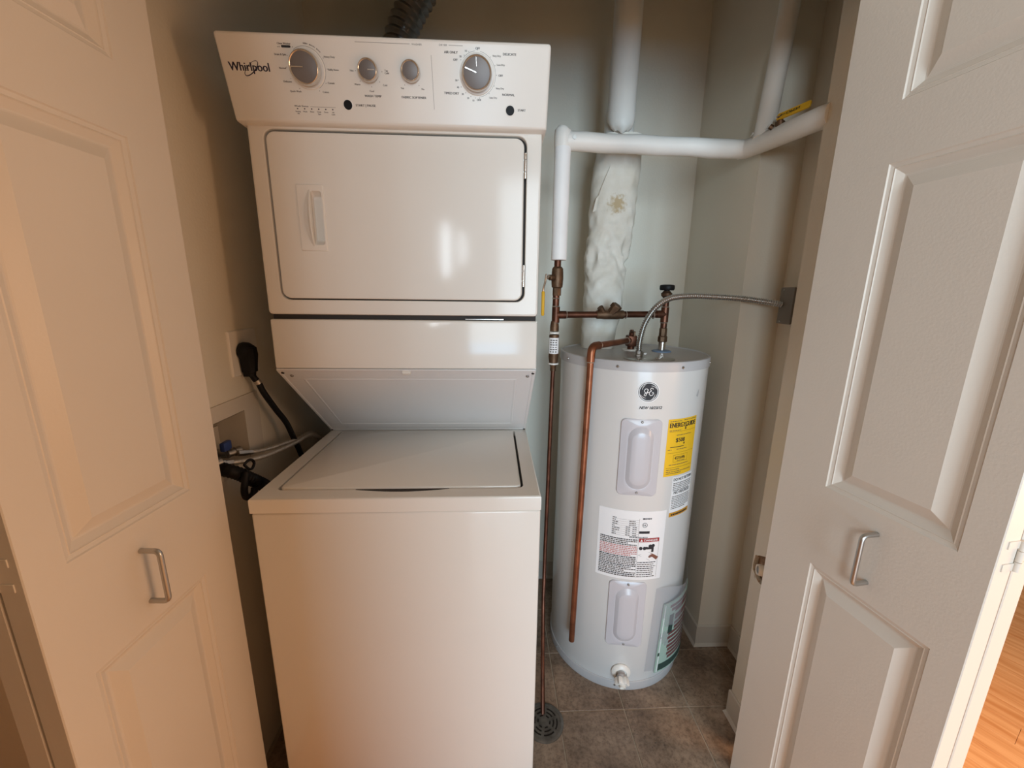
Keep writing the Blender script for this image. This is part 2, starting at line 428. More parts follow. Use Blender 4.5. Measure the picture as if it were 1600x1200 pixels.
# baseboards
def base_strip(name, pts, h=.095, th=.006, label=None):
    mb = MB(); P = [Vector((x, y, 0)) for x, y in pts]
    prof = [(0, 0), (th*2.2, 0), (th, .012), (th, h-.004), (th*.5, h), (0, h)]
    lo = []
    for i, p in enumerate(P):
        a = (P[i]-P[i-1]).normalized() if i else (P[1]-P[0]).normalized()
        b = (P[i+1]-P[i]).normalized() if i < len(P)-1 else a
        na = Vector((-a.y, a.x, 0)); nb = Vector((-b.y, b.x, 0)); n = (na+nb); n /= max(.3, n.length_squared/2)
        lo.append([p+n*d+Vector((0, 0, z+.0005)) for d, z in prof])
    mb.loops(lo); return struct(mb.build(name, BASEM, smooth=25), label)
base_strip('baseboard_right', [(1.55, .20), (1.55, .462), (1.41, .462), (1.41, .885)], label='vinyl cove base along the boxed-out right wall')
base_strip('baseboard_back', [(1.405, .885), (-.125, .885)], label='vinyl cove base along the back wall')
base_strip('baseboard_front', [(1.385, .062), (1.385, .183), (1.54, .183)], h=.10, label='scuffed cove base on the right door jamb')

# ------------------------------------------------------------------ bifold doors
def leaf_mesh(w, h, panels, th=.035):
    """door leaf, local: s along +x (0..w), z up, face at y=0 looking to -y, back at y=+th"""
    mb = MB(); f = lambda u, v, d: Vector((u, d, v))
    holes = [[(a, c), (b, c), (b, d), (a, d)] for a, b, c, d in panels]
    e = .0015
    mb.plate([(e, e), (w-e, e), (w-e, h-e), (e, h-e)], holes, f, .0003)
    mb.loops([[f(u, v, d) for u, v in ((i, i), (w-i, i), (w-i, h-i), (i, h-i))] for i, d in ((e, 0), (0, e), (0, th-e), (e, th))], cap0=False)
    return mb
def raised_panel(mb, a, b, c, d):
    prof = [(0, 0), (.002, .0022), (.008, .0040), (.0095, .0032), (.011, .0050), (.022, .0122), (.0245, .0126), (.027, .0120), (.048, .0012)]
    mb.loops([[Vector((u, y, v)) for u, v in ((a+i, c+i), (b-i, c+i), (b-i, d-i), (a+i, d-i))] for i, y in prof], cap0=False)
    return mb
def pull(parent, s, z0, z1, mats=STEEL):
    r = .0048; out = .034; z0 += r; z1 -= r
    pts = [(s, .002, z0)]+fillet((s, 0, z0), (s, -out, z0), (s, -out, z1), .011)+fillet((s, -out, z0), (s, -out, z1), (s, 0, z1), .011)+[(s, .002, z1)]
    mb = MB(); mb.tube(pts, r, 14); return mb.build('handle', mats, parent, smooth=50)
def door(name, label, P, ang_deg, w, pans, hs, side):
    """side=+1: face looks to -x (right door), -1: face looks to +x (left door)"""
    H = 2.03
    root = bpy.data.objects.new(name, None); COL.objects.link(root); root.empty_display_size = .05
    struct(root, label)
    a = math.radians(ang_deg)
    dn = Vector((-math.sin(a), -math.cos(a), 0))      # from the far edge toward the room
    root.location = (P[0], P[1], .008)
    # local x = dn ; local y = into the leaf
    ix = dn; iy = Vector((0, 0, 1)).cross(ix) if side > 0 else ix.cross(Vector((0, 0, 1)))
    # ---- build in world coordinates
    def place(o):
        R = Matrix((ix, iy, Vector((0, 0, 1)))).transposed().to_4x4(); R.translation = root.location
        o.data.transform(R)
        if R.determinant() < 0: o.data.flip_normals()
    lf = leaf_mesh(w, H, pans).build('leaf', DOORM, None, smooth=0); place(lf); link(lf, root)
    for q in pans:
        mb = MB(); raised_panel(mb, *q); o = mb.build('raised_panel', DOORM, None, smooth=0); place(o); link(o, lf)
    o = pull(None, hs[0], hs[1]-.008, hs[2]-.008); place(o); link(o, lf); o['label'] = 'brushed steel bar pull'
    # second leaf, folded flat behind the first
    mb = MB(); gap = .004; mb.box(0, w, .035+gap, .070+gap, 0, H, .0015, 1); o = mb.build('leaf', DOORM, None, smooth=0); place(o); link(o, root); l2 = o
    for zc in (.22, 1.014, 1.75):
        mb = MB(); mb.box(w-.0003, w+.0016, .012, .0625, zc-.026, zc-.013, .0004, 1)
        mb.box(w-.0003, w+.0016, .0115, .0635, zc+.013, zc+.026, .0004, 1)
        for k, (za, zb) in enumerate(((-.026, -.010), (-.009, .009), (.010, .026))):
            mb.lathe([(.0042, za), (.0042, zb)], (w+.003, .037, zc), (0, 0, 1), 12)
        mb.box(w-.0003, w+.0016, .037, .060, zc-.009, zc+.009, .0004, 1)
        o = mb.build('hinge', DOORM, None); place(o); link(o, root)
    return root
door('door_1', 'left cream bifold closet door folded open with bar pull', (-.0512, 0, 0), 2.85, .3755,
     [(.088, .322, .15, .792), (.088, .322, .993, 1.653), (.088, .322, 1.768, 1.94)], (.2128, .837, .951), -1)
door('door_2', 'right cream bifold closet door folded open with bar pull', (1.289, .015, 0), -7.63, .396,
     [(.118, .351, .15, .801), (.118, .351, .992, 1.640), (.118, .351, 1.745, 1.94)], (.2345, .845, .962), 1)

# ------------------------------------------------------------------ stacked washer and dryer
WX = .69
wd = thing('stacked_washer_dryer', 'white stacked washer and dryer with grey knobs on its top panel', 'washing machine', (.345, .45, 0))
mb = MB(); mb.box(0, WX, .003, .79, .012, .8905, .006, 3); cab = mb.build('washer_cabinet', ENAMEL, wd)
for x in (.05, WX-.05):
    for y in (.05, .74): mb = MB(); mb.lathe([(.022, 0), (.022, .008), (.012, .010), (.012, .02)], (x, y, 0)); mb.build('levelling_foot', BLACK, wd)
# deck with lid opening and finger scoop
fD = lambda u, v, d: Vector((u, v, .93-d))
lid = rrect(.041, .650, .043, .481, .016, 5)
scoop = []
hole_l = []
r_ = .016
base_ring = rrect(.041, .650, .043, .481, .016, 5)
# front edge runs between the last corner (bottom-left) and first corner (bottom-right): insert the scoop
n_ = len(base_ring)
for k in range(13):
    t = k/12; scoop.append((.226+(.469-.226)*t, .043-.013*math.sin(PI*t)))
hole_l = base_ring+scoop
mb = MB(); mb.plate([(.004, .002), (.686, .002), (.686, .495), (.004, .495)], [hole_l], fD, .022)
mb.loops([[Vector((u, v, z)) for u, v in ((i, -.001+i), (WX-i, -.001+i), (WX-i, .79), (i, .79))] for i, z in ((.004, .93), (.002, .9293), (.0006, .9278), (0, .925), (0, .8935), (.003, .8925))], cap0=False)
mb.build('washer_top', ENAMEL, wd, smooth=35)
mb = MB(); mb.box(.03, .66, .02, .485, .905, .912); mb.build('lid_gap_shade', GAP, wd, smooth=0)  # dark plate, gives the gap around the lid its shade
mb = MB(); slab(mb, .0475, .6435, .049, .475, .013, [(.002, .0), (0, .002), (0, .017), (.0015, .0195), (.004, .0205)], lambda u, v, h: Vector((u, v, .913+h)), 6)
mb.build('washer_lid', ENAMEL, wd, smooth=35)
mb = MB(); mb.loops([[Vector((u, .0478-.014*math.sin(PI*(u-.232)/.231)*q, z)) for u in [.232+.231*k/14 for k in range(15)]] for q, z in ((0, .9285), (1, .9285), (1, .914), (0, .914), (0, .9285))], False, False, closed=False); mb.build('finger_recess_shade', GAP, wd, smooth=0)  # dark insert in place of the shade under the lid lip
# rear body joining washer and dryer: slanted cheeks
mb = MB()
side = [(.185, 1.208), (.494, .931), (.79, .931), (.79, 1.336), (.185, 1.336)]
mb.loops([[Vector((x, y, z)) for y, z in side] for x in (.001, WX-.001)]); mb.build('rear_body', ENAMEL, wd, smooth=0)
# slanted service panel
o0 = Vector((0, .181, 1.208)); o1 = Vector((0, .492, .931)); sl = (o1-o0).length; sd = (o1-o0)/sl
sn = Vector((0, -sd.z, sd.y)); sn = sn if sn.y < 0 else -sn
fS = lambda u, v, h: Vector((u, 0, 0))+o0+sd*v+sn*h
mb = MB(); slab(mb, .001, WX-.001, .001, sl-.002, .004, [(0, 0), (0, .002), (.001, .003), (.007, .003), (.009, .0015), (.05, .0012), (.052, .0022), (.055, .0022), (.057, .0012)], lambda u, v, h: fS(u, v, h), 4)
sp = mb.build('service_panel', ENAMEL2, wd, smooth=0)
mb = MB(); slab(mb, .328, .352, .004, .016, .004, [(0, 0), (0, .006), (.002, .008)], lambda u, v, h: fS(u, v, h+.002)); mb.build('clip', PLASTIC, sp)
for u in (.03, WX-.022):
    mb = MB(); mb.lathe([(.0045, 0), (.0045, .002), (.003, .0035)], fS(u, .032, .002), sn, 12); mb.build('screw', DARKMETAL, sp)
for u, v in ((.012, .018), (WX-.008, .018), (.006, sl-.008), (WX-.006, sl-.008)):
    mb = MB(); mb.lathe([(.0042, 0), (.0042, .0015)], fS(u, v, .002), sn, 10); mb.build('plug_button', GAP, sp)
# skirt panel between washer and dryer
mb = MB(); mb.box(0, WX, .181, .23, 1.2075, 1.337, .006, 3); mb.build('skirt_panel', ENAMEL, wd)
mb = MB(); mb.box(.004, WX-.004, .195, .24, 1.330, 1.355); mb.build('panel_gap_shade', GAP, wd, smooth=0)  # dark block, shade put into the seam below the dryer
mb = MB(); mb.box(.50, .60, .1865, .20, 1.3395, 1.3415); mb.build('loose_trim_strip', CHROME, wd, smooth=0)
# dryer cabinet
DY0, DY1 = 1.349, 1.785
mb = MB(); mb.box(0, WX, .200, .79, DY0, 1.925, .004, 2); dc = mb.build('dryer_cabinet', ENAMEL, wd)
fF = lambda u, v, d: Vector((u, .181+d, v))
ring = rrect(.033, .657, 1.382, 1.779-.001, .026, 6)
mb = MB(); mb.plate(rrect(.006, WX-.006, DY0+.006, DY1, .004, 2), [rrect(.0345, .6555, 1.3845, 1.7775, .024, 6)], fF, .001)
mb.loops([[fF(u, v, d) for u, v in rrect(i, WX-i, DY0+i, DY1+.006-i, .010-i, 4)] for i, d in ((.006, 0), (.0018, .0012), (0, .006), (0, .02))], cap0=False, cap1=False)
mb.loops([[fF(u, v, d) for u, v in rrect(.0345+i, .6555-i, 1.3845+i, 1.7775-i, .024-i, 6)] for i, d in ((0, 0), (.0012, .0008), (.002, .003), (.002, .016))], cap0=False, cap1=False)
mb.build('dryer_front', ENAMEL, wd, smooth=35, merge=1e-5)
mb = MB(); mb.box(.0335, .6565, .1955, .1965, 1.3835, 1.7785); mb.build('door_gap_shade', GAP, wd, smooth=0)  # dark sheet painted in as shade of the door gap, not a seal
pocket = (.134, .160, 1.519, 1.642)
fDoor = lambda u, v, h: Vector((u, .194-h, v))
mb = MB()
prof_ = [(.001, 0), (0, .001), (0, .0125), (.0015, .0155), (.004, .0165)]
mb.loops([[fDoor(u, v, h) for u, v in rrect(.0415+i, .6475-i, 1.3895+i, 1.7705-i, max(.021-i, .0008), 7)] for i, h in prof_], cap1=False)
mb.plate(rrect(.0455, .6435, 1.3935, 1.7665, .017, 7), [rrect(*pocket, .006, 4)], lambda u, v, d: fDoor(u, v, .0165-d), .002)
dd = mb.build('dryer_door', ENAMEL, wd, smooth=35, merge=1e-5)
dy = .1775
# recessed grip of the door
fG = lambda u, v, d: Vector((u, dy+d, v))
mb = MB()
mb.loops([[fG(u, v, -h) for u, v in rrect(.101+i, .165-i, 1.5045+i, 1.657-i, .003, 3)] for i, h in [(0, 0), (.0008, .0022), (.002, .003)]], cap0=False, cap1=False)
mb.plate(rrect(.103, .163, 1.5065, 1.655, .003, 3), [rrect(*pocket, .006, 4)], lambda u, v, d: fG(u, v, -.003+d), .0005)
gp = mb.build('handle_plate', PLASTIC, dd, smooth=30, merge=1e-5)
mb = MB()
mb.loops([[fG(u, v, d) for u, v in rrect(pocket[0]+i, pocket[1]-j, pocket[2]+k, pocket[3]-k, .006, 4)] for i, j, k, d in ((0, 0, 0, -.003), (0, .0015, .001, .001), (0, .0035, .010, .0130), (0, .006, .016, .0155))], cap0=False)
mb.build('grip_recess', PLASTIC, dd, smooth=30)
mb = MB()  # curved fin standing proud, left of the pocket
n_ = 16; lo = []
for k in range(n_+1):
    t = k/n_; z = 1.5165+(1.6445-1.5165)*t; bulge = math.sin(PI*t)**.7
    lo.append([fG(.131-.0185*bulge, z, -.0026), fG(.1315-.007*bulge, z, -.0034-.0035*bulge), fG(.1330, z, -.0036-.0130*bulge), fG(.1352, z, -.0036-.0130*bulge), fG(.1354, z, -.0026)])
mb.loops(lo); mb.build('grip_fin', PLASTIC, dd, smooth=25)
for z0, z1 in ((1.681, 1.738), (1.425, 1.478)):
    mb = MB()
    for k, (a, b) in enumerate(((0, .26), (.28, .72), (.74, 1))):
        mb.lathe([(.0042, z0+(z1-z0)*a), (.0042, z0+(z1-z0)*b)], (.6508, .1795, 0), (0, 0, 1), 12)
    mb.box(.643, .6475, .180, .186, z0, z1)
    mb.build('hinge', CHROME, dd, smooth=40)
# control panel
B0 = Vector((0, .155, 1.787)); T0 = Vector((0, .112, 1.931)); PL = (T0-B0).length; pv = (T0-B0)/PL
pn = Vector((0, -pv.z, pv.y)); pn = pn if pn.y < 0 else -pn
fP = lambda u, v, h=0.0: Vector((u, 0, 0))+B0+pv*v+pn*h
mb = MB()
px0, px1 = -.0090, .6975
prof = [(.188, 1.7805), (.160, 1.7815), (.1553, 1.7840), (.1545, 1.7875), (.1134, 1.9255), (.1128, 1.9295), (.1152, 1.9325), (.16, 1.9345), (.30, 1.9345), (.30, 1.7805)]
def pxs(x, i): return x
lo = []
cyp, czp = .2, 1.86
for x, sc in ((px0+.0015, .985), (px0, .995), (px0, 1), (px0+.005, 1.0), (px1-.005, 1.0), (px1, .996), (px1+.0002, .985)):
    lo.append([Vector((x, cyp+(y-cyp)*sc, czp+(z-czp)*sc)) for y, z in prof])
lo = []
for x, ins in ((px0, .006), (px0+.0018, .0018), (px0+.006, 0), (px1-.006, 0), (px1-.0018, .0018), (px1, .006)):
    lo.append([Vector((x, y+ins*(1 if y < .2 else 0), z-ins*(.6 if z > 1.9 else -.2))) for y, z in prof])
mb.loops(lo); cp = mb.build('control_panel', PLASTIC, wd, smooth=50)
def knob(u, v, r, h, mark_deg, name='knob', skirt=True, lab=None, extra=None):
    mb = MB(); c = fP(u, v)
    if skirt: mb.lathe([(r+.0055, 0), (r+.0055, .0020), (r+.0045, .0032), (r+.001, .0034)], c, pn, 40, u=(1, 0, 0))
    nsk = len(mb.bm.faces)
    mb.lathe([(r, .003), (r+.0005, .006), (r, h-.004), (r-.0012, h-.001), (r-.0028, h), (r-.0042, h-.0012)], c, pn, 40, cap1=False, u=(1, 0, 0))
    nrim = len(mb.bm.faces)
    mb.lathe([(r-.0042, h-.0012), (r-.0052, h-.0009)], c, pn, 40, cap0=False, u=(1, 0, 0))
    nface = len(mb.bm.faces)
    def bar(deg, r0, r1, w):
        a = math.radians(deg); d = Vector((math.cos(a), math.sin(a))); q = Vector((-d.y, d.x))
        pts = [d*r0+q*w, d*r1+q*w, d*r1-q*w, d*r0-q*w]
        mb.loops([[fP(u+p.x, v+p.y, h-.0009) for p in pts], [fP(u+p.x, v+p.y, h+.0006) for p in pts]])
    if mark_deg is not None: bar(mark_deg, .001, r-.006, .0011)
    if extra is not None: bar(extra, r*.33, r-.006, .0005)
    mb.bm.faces.ensure_lookup_table()
    for i, fc in enumerate(mb.bm.faces):
        fc.material_index = 0 if i < nsk else 1 if i < nrim else 2 if i < nface else 1
    bmesh.ops.recalc_face_normals(mb.bm, faces=mb.bm.faces)
    o = mb.build(name, [PLASTIC, CHROME, KNOB], cp, smooth=40)
    if lab: o['label'] = lab
knob(.1713, .0922, .0315, .021, 180, lab='large grey wash cycle knob on the left')
knob(.3019, .0929, .0215, .014, 0, skirt=False, lab='small grey wash temperature knob')
knob(.3928, .0939, .0205, .014, None, skirt=False, lab='small grey fabric softener knob')
knob(.5369, .0932, .0325, .021, 161, lab='large grey dryer knob on the right', extra=92)
for (u, v), r in (((.2473, .0301), .0098), ((.6108, .0294), .0100)):
    mb = MB(); mb.lathe([(r+.0012, 0), (r+.0012, .0008), (r, .0012)], fP(u, v), pn, 28); 
    nf = len(mb.bm.faces); mb.lathe([(r-.0004, .0008), (r-.0005, .0016), (r-.0012, .0019)], fP(u, v), pn, 28)
    mb.bm.faces.ensure_lookup_table()
    for i, fc in enumerate(mb.bm.faces): fc.material_index = 0 if i < nf else 1
    o = mb.build('push_button', [PLASTIC, BLACK], cp, smooth=0); o['label'] = 'round black push button'
fT = lambda u, v: fP(u, v, .0004)
mb = MB()
H1 = .0042
for s, u, v, h, w in [('START | PAUSE', .2642, .0280, H1, .044), ('START', .6284, .0286, H1, .0178), ('WASH TEMP', .2867, .0458, H1, .0366), ('FABRIC SOFTENER', .3684, .0458, H1, .054),
                      ('AIR ONLY', .467, .1278, H1, .029), ('DELICATE', .5935, .1280, H1, .0285), ('TIMED DRY', .4628, .0560, H1, .033), ('NORMAL', .5929, .0565, H1, .0275)]:
    text(mb, s, fT, u, v, h, width=w, bold=.00022)
for s, u, v in [('OFF', .5391, .1362), ('OFF', .5404, .0455)]: text(mb, s, fT, u, v, .0038, 'c', bold=.0002)
text(mb, 'OFF', fT, .5841, .0908, .0038, 'l', bold=.0002); text(mb, 'OFF', fT, .4952, .1155, .0038, 'r', bold=.0002)
text(mb, 'Wash Status', fT, .1284, .0236, .0032, width=.0306, bold=.00015)
mb.build('heading_lettering', INK, cp, smooth=0)
mb = MB(); h2 = .0036
for s, u, v, a in [('Clean Washer', .146, .1318, 'r'), ('Drain & Spin', .1323, .1135, 'r'), ('Normal', .1268, .0904, 'r'), ('Delicates', .1333, .0672, 'r'), ('Quick Wash', .1499, .0502, 'r'),
                   ('Heavy Duty', .2109, .1123, 'l'), ('Bulky Items', .216, .0905, 'l'), ('Casuals', .2105, .0670, 'l'), ('Colors', .1965, .0505, 'l'),
                   ('Hot', .2695, .0905, 'r'), ('Warm', .2800, .0665, 'r'), ('Cool', .3036, .0552, 'c'), ('Cold', .3295, .0665, 'l'), ('Tap', .3361, .0925, 'l'), ('Cold', .3361, .0880, 'l'),
                   ('Yes', .3745, .0625, 'r'), ('No', .4135, .0620, 'l'),
                   ('10', .5137, .1315, 'c'), ('20', .5015, .1218, 'c'), ('Very Dry', .5705, .1250, 'l'), ('Less Dry', .5805, .1098, 'l'), ('Very Dry', .5780, .0680, 'l'), ('Less Dry', .5640, .0508, 'l'),
                   ('50', .4909, .0800, 'c'), ('40', .4939, .0675, 'c'), ('30', .5041, .0556, 'c'), ('20', .516, .0485, 'c'), ('10', .5280, .0445, 'c')]:
    text(mb, s, fT, u, v, h2*.92, a, bold=.00016)
text(mb, 'WASHER', fT, .3988, .1390, .0032, width=.0216); text(mb, 'DRYER', fT, .4569, .1398, .0032, width=.0169)
text(mb, 'with', fT, .117, .1268, .0026)
rq = random.Random(5)
for k in range(15):   # illegible small print on an arc above the wash knob
    if k in (4, 10): continue
    a = math.radians(88-k*3.2); c_u, c_v = .1713+.0452*math.cos(a), .0922+.0430*math.sin(a); d_ = rq.uniform(.0006, .0010)
    stroke(mb, [(c_u-d_*math.sin(a)*-1, c_v-d_*math.cos(a)), (c_u+d_*math.sin(a)*-1, c_v+d_*math.cos(a))], rq.uniform(.0014, .0026), fT)
for k, s in enumerate((('Sensing', 'Fill'), ('Wash',), ('Rinse',), ('Drain', 'Spin'), ('Done',), ('Lid', 'Lock'))):
    for q, w_ in enumerate(s): text(mb, w_, fT, .1344+.01544*k, .0138-.0040*q, .0027, 'c', bold=.00013)
mb.build('setting_lettering', INKGREY, cp, smooth=0)
mb = MB()
for a, b, v in ((.2799, .3947, .1409), (.4772, .5071, .1414)): rect(mb, a, b, v-.0003, v+.0003, fT)
rect(mb, .4386, .4392, .027, .1238, fT); rect(mb, .1632, .2185, .0242, .0247, fT)
mb.build('rule_lines', INKGREY, cp, smooth=0)
mb = MB()
for k in range(6): rect(mb, .1330+.01544*k, .1358+.01544*k, .0192, .0214, fT)
slabs = rrect(.1255, .1450, .1266, .1308, .002, 3)
mb.bm.faces.new([mb.bm.verts.new(fT(*p)) for p in slabs])
for cx, cy, rad, degs in ((.1713, .0922, .0425, (150, 178, 205, 236, 296, 325, 1, 27, 122)), (.3019, .0929, .0285, (182, 222, 275, 318, 358)), (.3928, .0939, .0285, (237, 303)), (.5369, .0932, .0425, (88, 114, 130, 145, 47, 23, 0, -27, -52, 195, 213, 232, 250, 264, 276))):
    for dg in degs:
        a = math.radians(dg); disc(mb, cx+rad*math.cos(a), cy+rad*math.sin(a), .0007, fT, 8)
mb.build('indicator_marks', INK, cp, smooth=0)
mb = MB()
pts = [(.5369+.0405*math.cos(math.radians(a)), .0932+.0405*math.sin(math.radians(a))) for a in range(-85, 83, 5)]; stroke(mb, pts, .0005, fT)
pts = [(.5369+.0405*math.cos(math.radians(a)), .0932+.0405*math.sin(math.radians(a))) for a in range(96, 140, 5)]; stroke(mb, pts, .0005, fT)
pts = [(.1713+.0385*math.cos(math.radians(a)), .0922+.0385*math.sin(math.radians(a))) for a in range(-60, 130, 5)]; stroke(mb, pts, .0005, fT)
mb.build('dial_arcs', INKGREY, cp, smooth=0)
mb = MB()
text(mb, 'Whirlpool', fT, .0076, .0848, .0150, width=.0840, bold=.0006)
el = []
for k in range(4, 66):
    t = 2*PI*k/60+.9; a, b, ph = .0195, .0068, math.radians(38)
    x, y = a*math.cos(t), b*math.sin(t); el.append((.0535+x*math.cos(ph)-y*math.sin(ph), .0895+x*math.sin(ph)+y*math.cos(ph)))
stroke(mb, el, lambda t: .0005+.0014*math.sin(PI*t), fT)
mb.build('logo_lettering', NAVY, cp, smooth=0)

# ------------------------------------------------------------------ dryer vent duct
path = resample(smooth_path([(.20, .80, 1.96), (.225, .79, 2.20), (.24, .785, 2.285), (.275, .785, 2.36), (.325, .79, 2.44)], 12), .004)
mb = MB(); mb.tube(path, .05, 28, rf=lambda i, n: .050+.0055*math.cos(2*PI*i/6.0))
tag(mb.build('vent_duct', DUCT, smooth=60), 'shiny corrugated metal vent duct rising behind the dryer', 'duct')

# ------------------------------------------------------------------ outlet, cord, hoses on the left wall
t = thing('wall_outlet', 'square cream outlet plate on the left wall holding the black plug', 'outlet', (-.13, .268, 1.24))
mb = MB(); slab(mb, .206, .331, 1.177, 1.302, .004, [(0, 0), (.0005, .003), (.003, .0055)], lambda u, v, h: Vector((-.13+h, u, v)), 3); mb.build('cover_plate', PLASTIC, t)
mb = MB(); mb.lathe([(.027, 0), (.027, .0015), (.025, .002)], (-.1246, .262, 1.24), (1, 0, 0), 28); mb.build('receptacle', BLACK, t)
t = thing('power_cord', 'thick black dryer power cord plugged in beside the washer', 'cord', (-.12, .25, 1.24))
mb = MB(); mb.lathe([(.024, 0), (.026, .006), (.025, .018), (.018, .030), (.008, .034)], (-.1222, .251, 1.243), (1, 0, 0), 24, sy=1)
mb.loops([[Vector((-.120+dx, .250+sy*w_, z)) for dx, sy in ((0, -1), (.026*q, -1), (.034*q, -.5), (.034*q, .5), (.026*q, 1), (0, 1))] for z, w_, q in ((1.255, .018, 1), (1.235, .020, 1.05), (1.205, .016, .95), (1.187, .0145, .9), (1.186, .011, .8), (1.174, .010, .75))])
mb.build('plug', BLACK, t, smooth=35)
cp_ = smooth_path([(-.105, .2505, 1.180), (-.100, .256, 1.165), (-.095, .263, 1.150), (-.088, .27, 1.12), (-.08, .303, 1.064), (-.07, .335, 1.01), (-.065, .357, .955), (-.062, .384, .892), (-.06, .413, .813), (-.06, .43, .70)], 6)
mb = MB(); mb.tube(cp_, .0085, 12); mb.build('cable', BLACK, t)
mb = MB(); mb.tube([cp_[8], cp_[10], cp_[12]], .0094, 14); mb.build('band', SOLDER, t)
# recessed washer box
t = thing('washer_outlet_box', 'recessed cream washer supply box in the left wall', 'outlet box', (-.13, .15, .93))
mb = MB(); mb.plate([(.03, .92), (.302, .92), (.302, 1.121), (.03, 1.121)], [[(.06, .94), (.232, .94), (.232, 1.08), (.06, 1.08)]], lambda u, v, d: Vector((-.126-d, u, v)), .004)
mb.build('frame', BASEM, t, smooth=0)
mb = MB(); X0 = -.215
mb.loops([[Vector((x, y, z)) for y, z in ((.0615, .9415), (.2305, .9415), (.2305, 1.0785), (.0615, 1.0785))] for x in (-.1265, X0)], cap0=False)
mb.box(X0+.001, X0+.012, .0625, .2295, .9425, 1.035); mb.build('box_liner', BASEM, t, smooth=0)
v_ = None
for k, (yv, hm, nm) in enumerate(((.165, BLUE, 'blue'), (.085, REDINK, 'red'))):
    mb = MB(); mb.lathe([(.011, 0), (.011, .045), (.014, .045), (.014, .06)], (-.20, yv, .978), (1, 0, 0), 14)
    mb.lathe([(.010, 0), (.010, .018), (.0125, .018), (.0125, .032)], (-.14, yv-.004, .978), (.5, .85, 0), 12); v = mb.build('valve', DARKMETAL, t)
    mb = MB(); mb.box(-.148, -.134, yv-.022, yv+.010, .989, 1.014, .004, 2); mb.lathe([(.005, 0), (.005, .012)], (-.141, yv, .98)); o = mb.build('valve_handle', hm, v); o['label'] = nm+' valve handle'
def hose(name, label, pts, r):
    t = thing(name, label, 'hose', pts[0], 'braided supply hoses')
    p = smooth_path(pts, 8); mb = MB(); mb.tube(p, r, 12); mb.build('braided_line', BRAID, t)
    d = (p[1]-p[0]).normalized(); mb = MB(); mb.lathe([(r*1.5, -.012), (r*1.5, .006), (r*1.25, .010), (r*1.25, .026)], p[0], d, 6); mb.build('hose_nut', STEEL, t, smooth=20)
hose('supply_hose', 'upper braided supply hose running from the blue valve behind the washer', [(-.112, .178, .974), (-.098, .203, .967), (-.085, .254, .956), (-.07, .314, .95), (-.06, .373, .941), (-.058, .470, .93), (-.065, .56, .86)], .0058)
hose('supply_hose', 'lower braided supply hose curving below the upper one', [(-.128, .115, .970), (-.100, .160, .958), (-.08, .21, .949), (-.065, .283, .942), (-.055, .361, .938), (-.050, .440, .932), (-.05, .53, .88)], .0070)
t = thing('drain_hose', 'thick black washer drain hose drooping from the supply box', 'hose', (-.13, .10, .965))
p = smooth_path([(-.175, .105, .962), (-.13, .103, .962), (-.10, .097, .958), (-.085, .110, .944), (-.075, .130, .922), (-.065, .155, .896), (-.055, .190, .858), (-.045, .25, .79), (-.045, .33, .65)], 10)
mb = MB(); mb.tube(resample(p, .003), .018, 14, rf=lambda i, n: .0165+.0012*math.cos(2*PI*i/3)); mb.build('hose_body', BLACK, t, smooth=60)
mb = MB(); mb.tube(smooth_path([(-.062, .103, .952), (-.062, .093, .928), (-.062, .086, .906), (-.062, .091, .888), (-.062, .109, .880), (-.062, .123, .884), (-.062, .128, .896)], 6), .0085, 10); mb.build('hook', BLACK, t)
mb = MB(); mb.tube(smooth_path([(-.062, .100, .973), (-.058, .112, .980), (-.058, .128, .974), (-.058, .134, .962), (-.058, .124, .953), (-.058, .110, .957), (-.062, .100, .973)], 5), .0035, 8); o = mb.build('strap', BLACK, t)

# ------------------------------------------------------------------ water heater
HX, HY, HR, HT = 1.075, .535, .254, 1.213
wh = thing('water_heater', 'tall white cylindrical electric water heater with yellow energy label', 'water heater', (HX, HY, 0))
mb = MB(); mb.lathe([(HR-.004, .006), (HR, .012), (HR, HT-.03)], (HX, HY, 0), seg=96); mb.build('tank', TANK, wh)
mb = MB(); mb.lathe([(HR+.0015, .0), (HR+.0035, .004), (HR+.0035, .036), (HR+.0015, .038), (HR-.002, .038)], (HX, HY, 0), seg=96); o = mb.build('base_ring', CAPM, wh)
mb = MB(); mb.lathe([(HR-.001, HT-.032), (HR+.0035, HT-.031), (HR+.0035, HT-.006), (HR+.0015, HT-.0015), (HR-.004, HT), (HR-.007, HT-.004), (HR-.012, HT-.005)], (HX, HY, 0), seg=96); mb.build('top_cap', CAPM, wh, smooth=35)
cyl = lambda th, z, d=0: Vector((HX+(HR+d)*math.sin(th), HY-(HR+d)*math.cos(th), z))
def cmap(th0, z0, d=.001): return lambda a, b: cyl(th0+a/HR, z0+b, d)
for th, z, r in ((-1.278, HT-.018, .0), (-.492, HT-.018, 0), (.289, HT-.018, 0), (.95, HT-.018, 0)):
    mb = MB(); mb.lathe([(.0045, 0), (.0045, .001), (.003, .003)], cyl(th, z, .0035), (math.sin(th), -math.cos(th), 0), 12); mb.build('cap_screw', STEEL, wh)
for th in (-1.25, -.23, .95):
    mb = MB(); mb.lathe([(.004, 0), (.003, .002)], cyl(th, .02, .0035), (math.sin(th), -math.cos(th), 0), 10); mb.build('base_screw', DARKMETAL, wh)
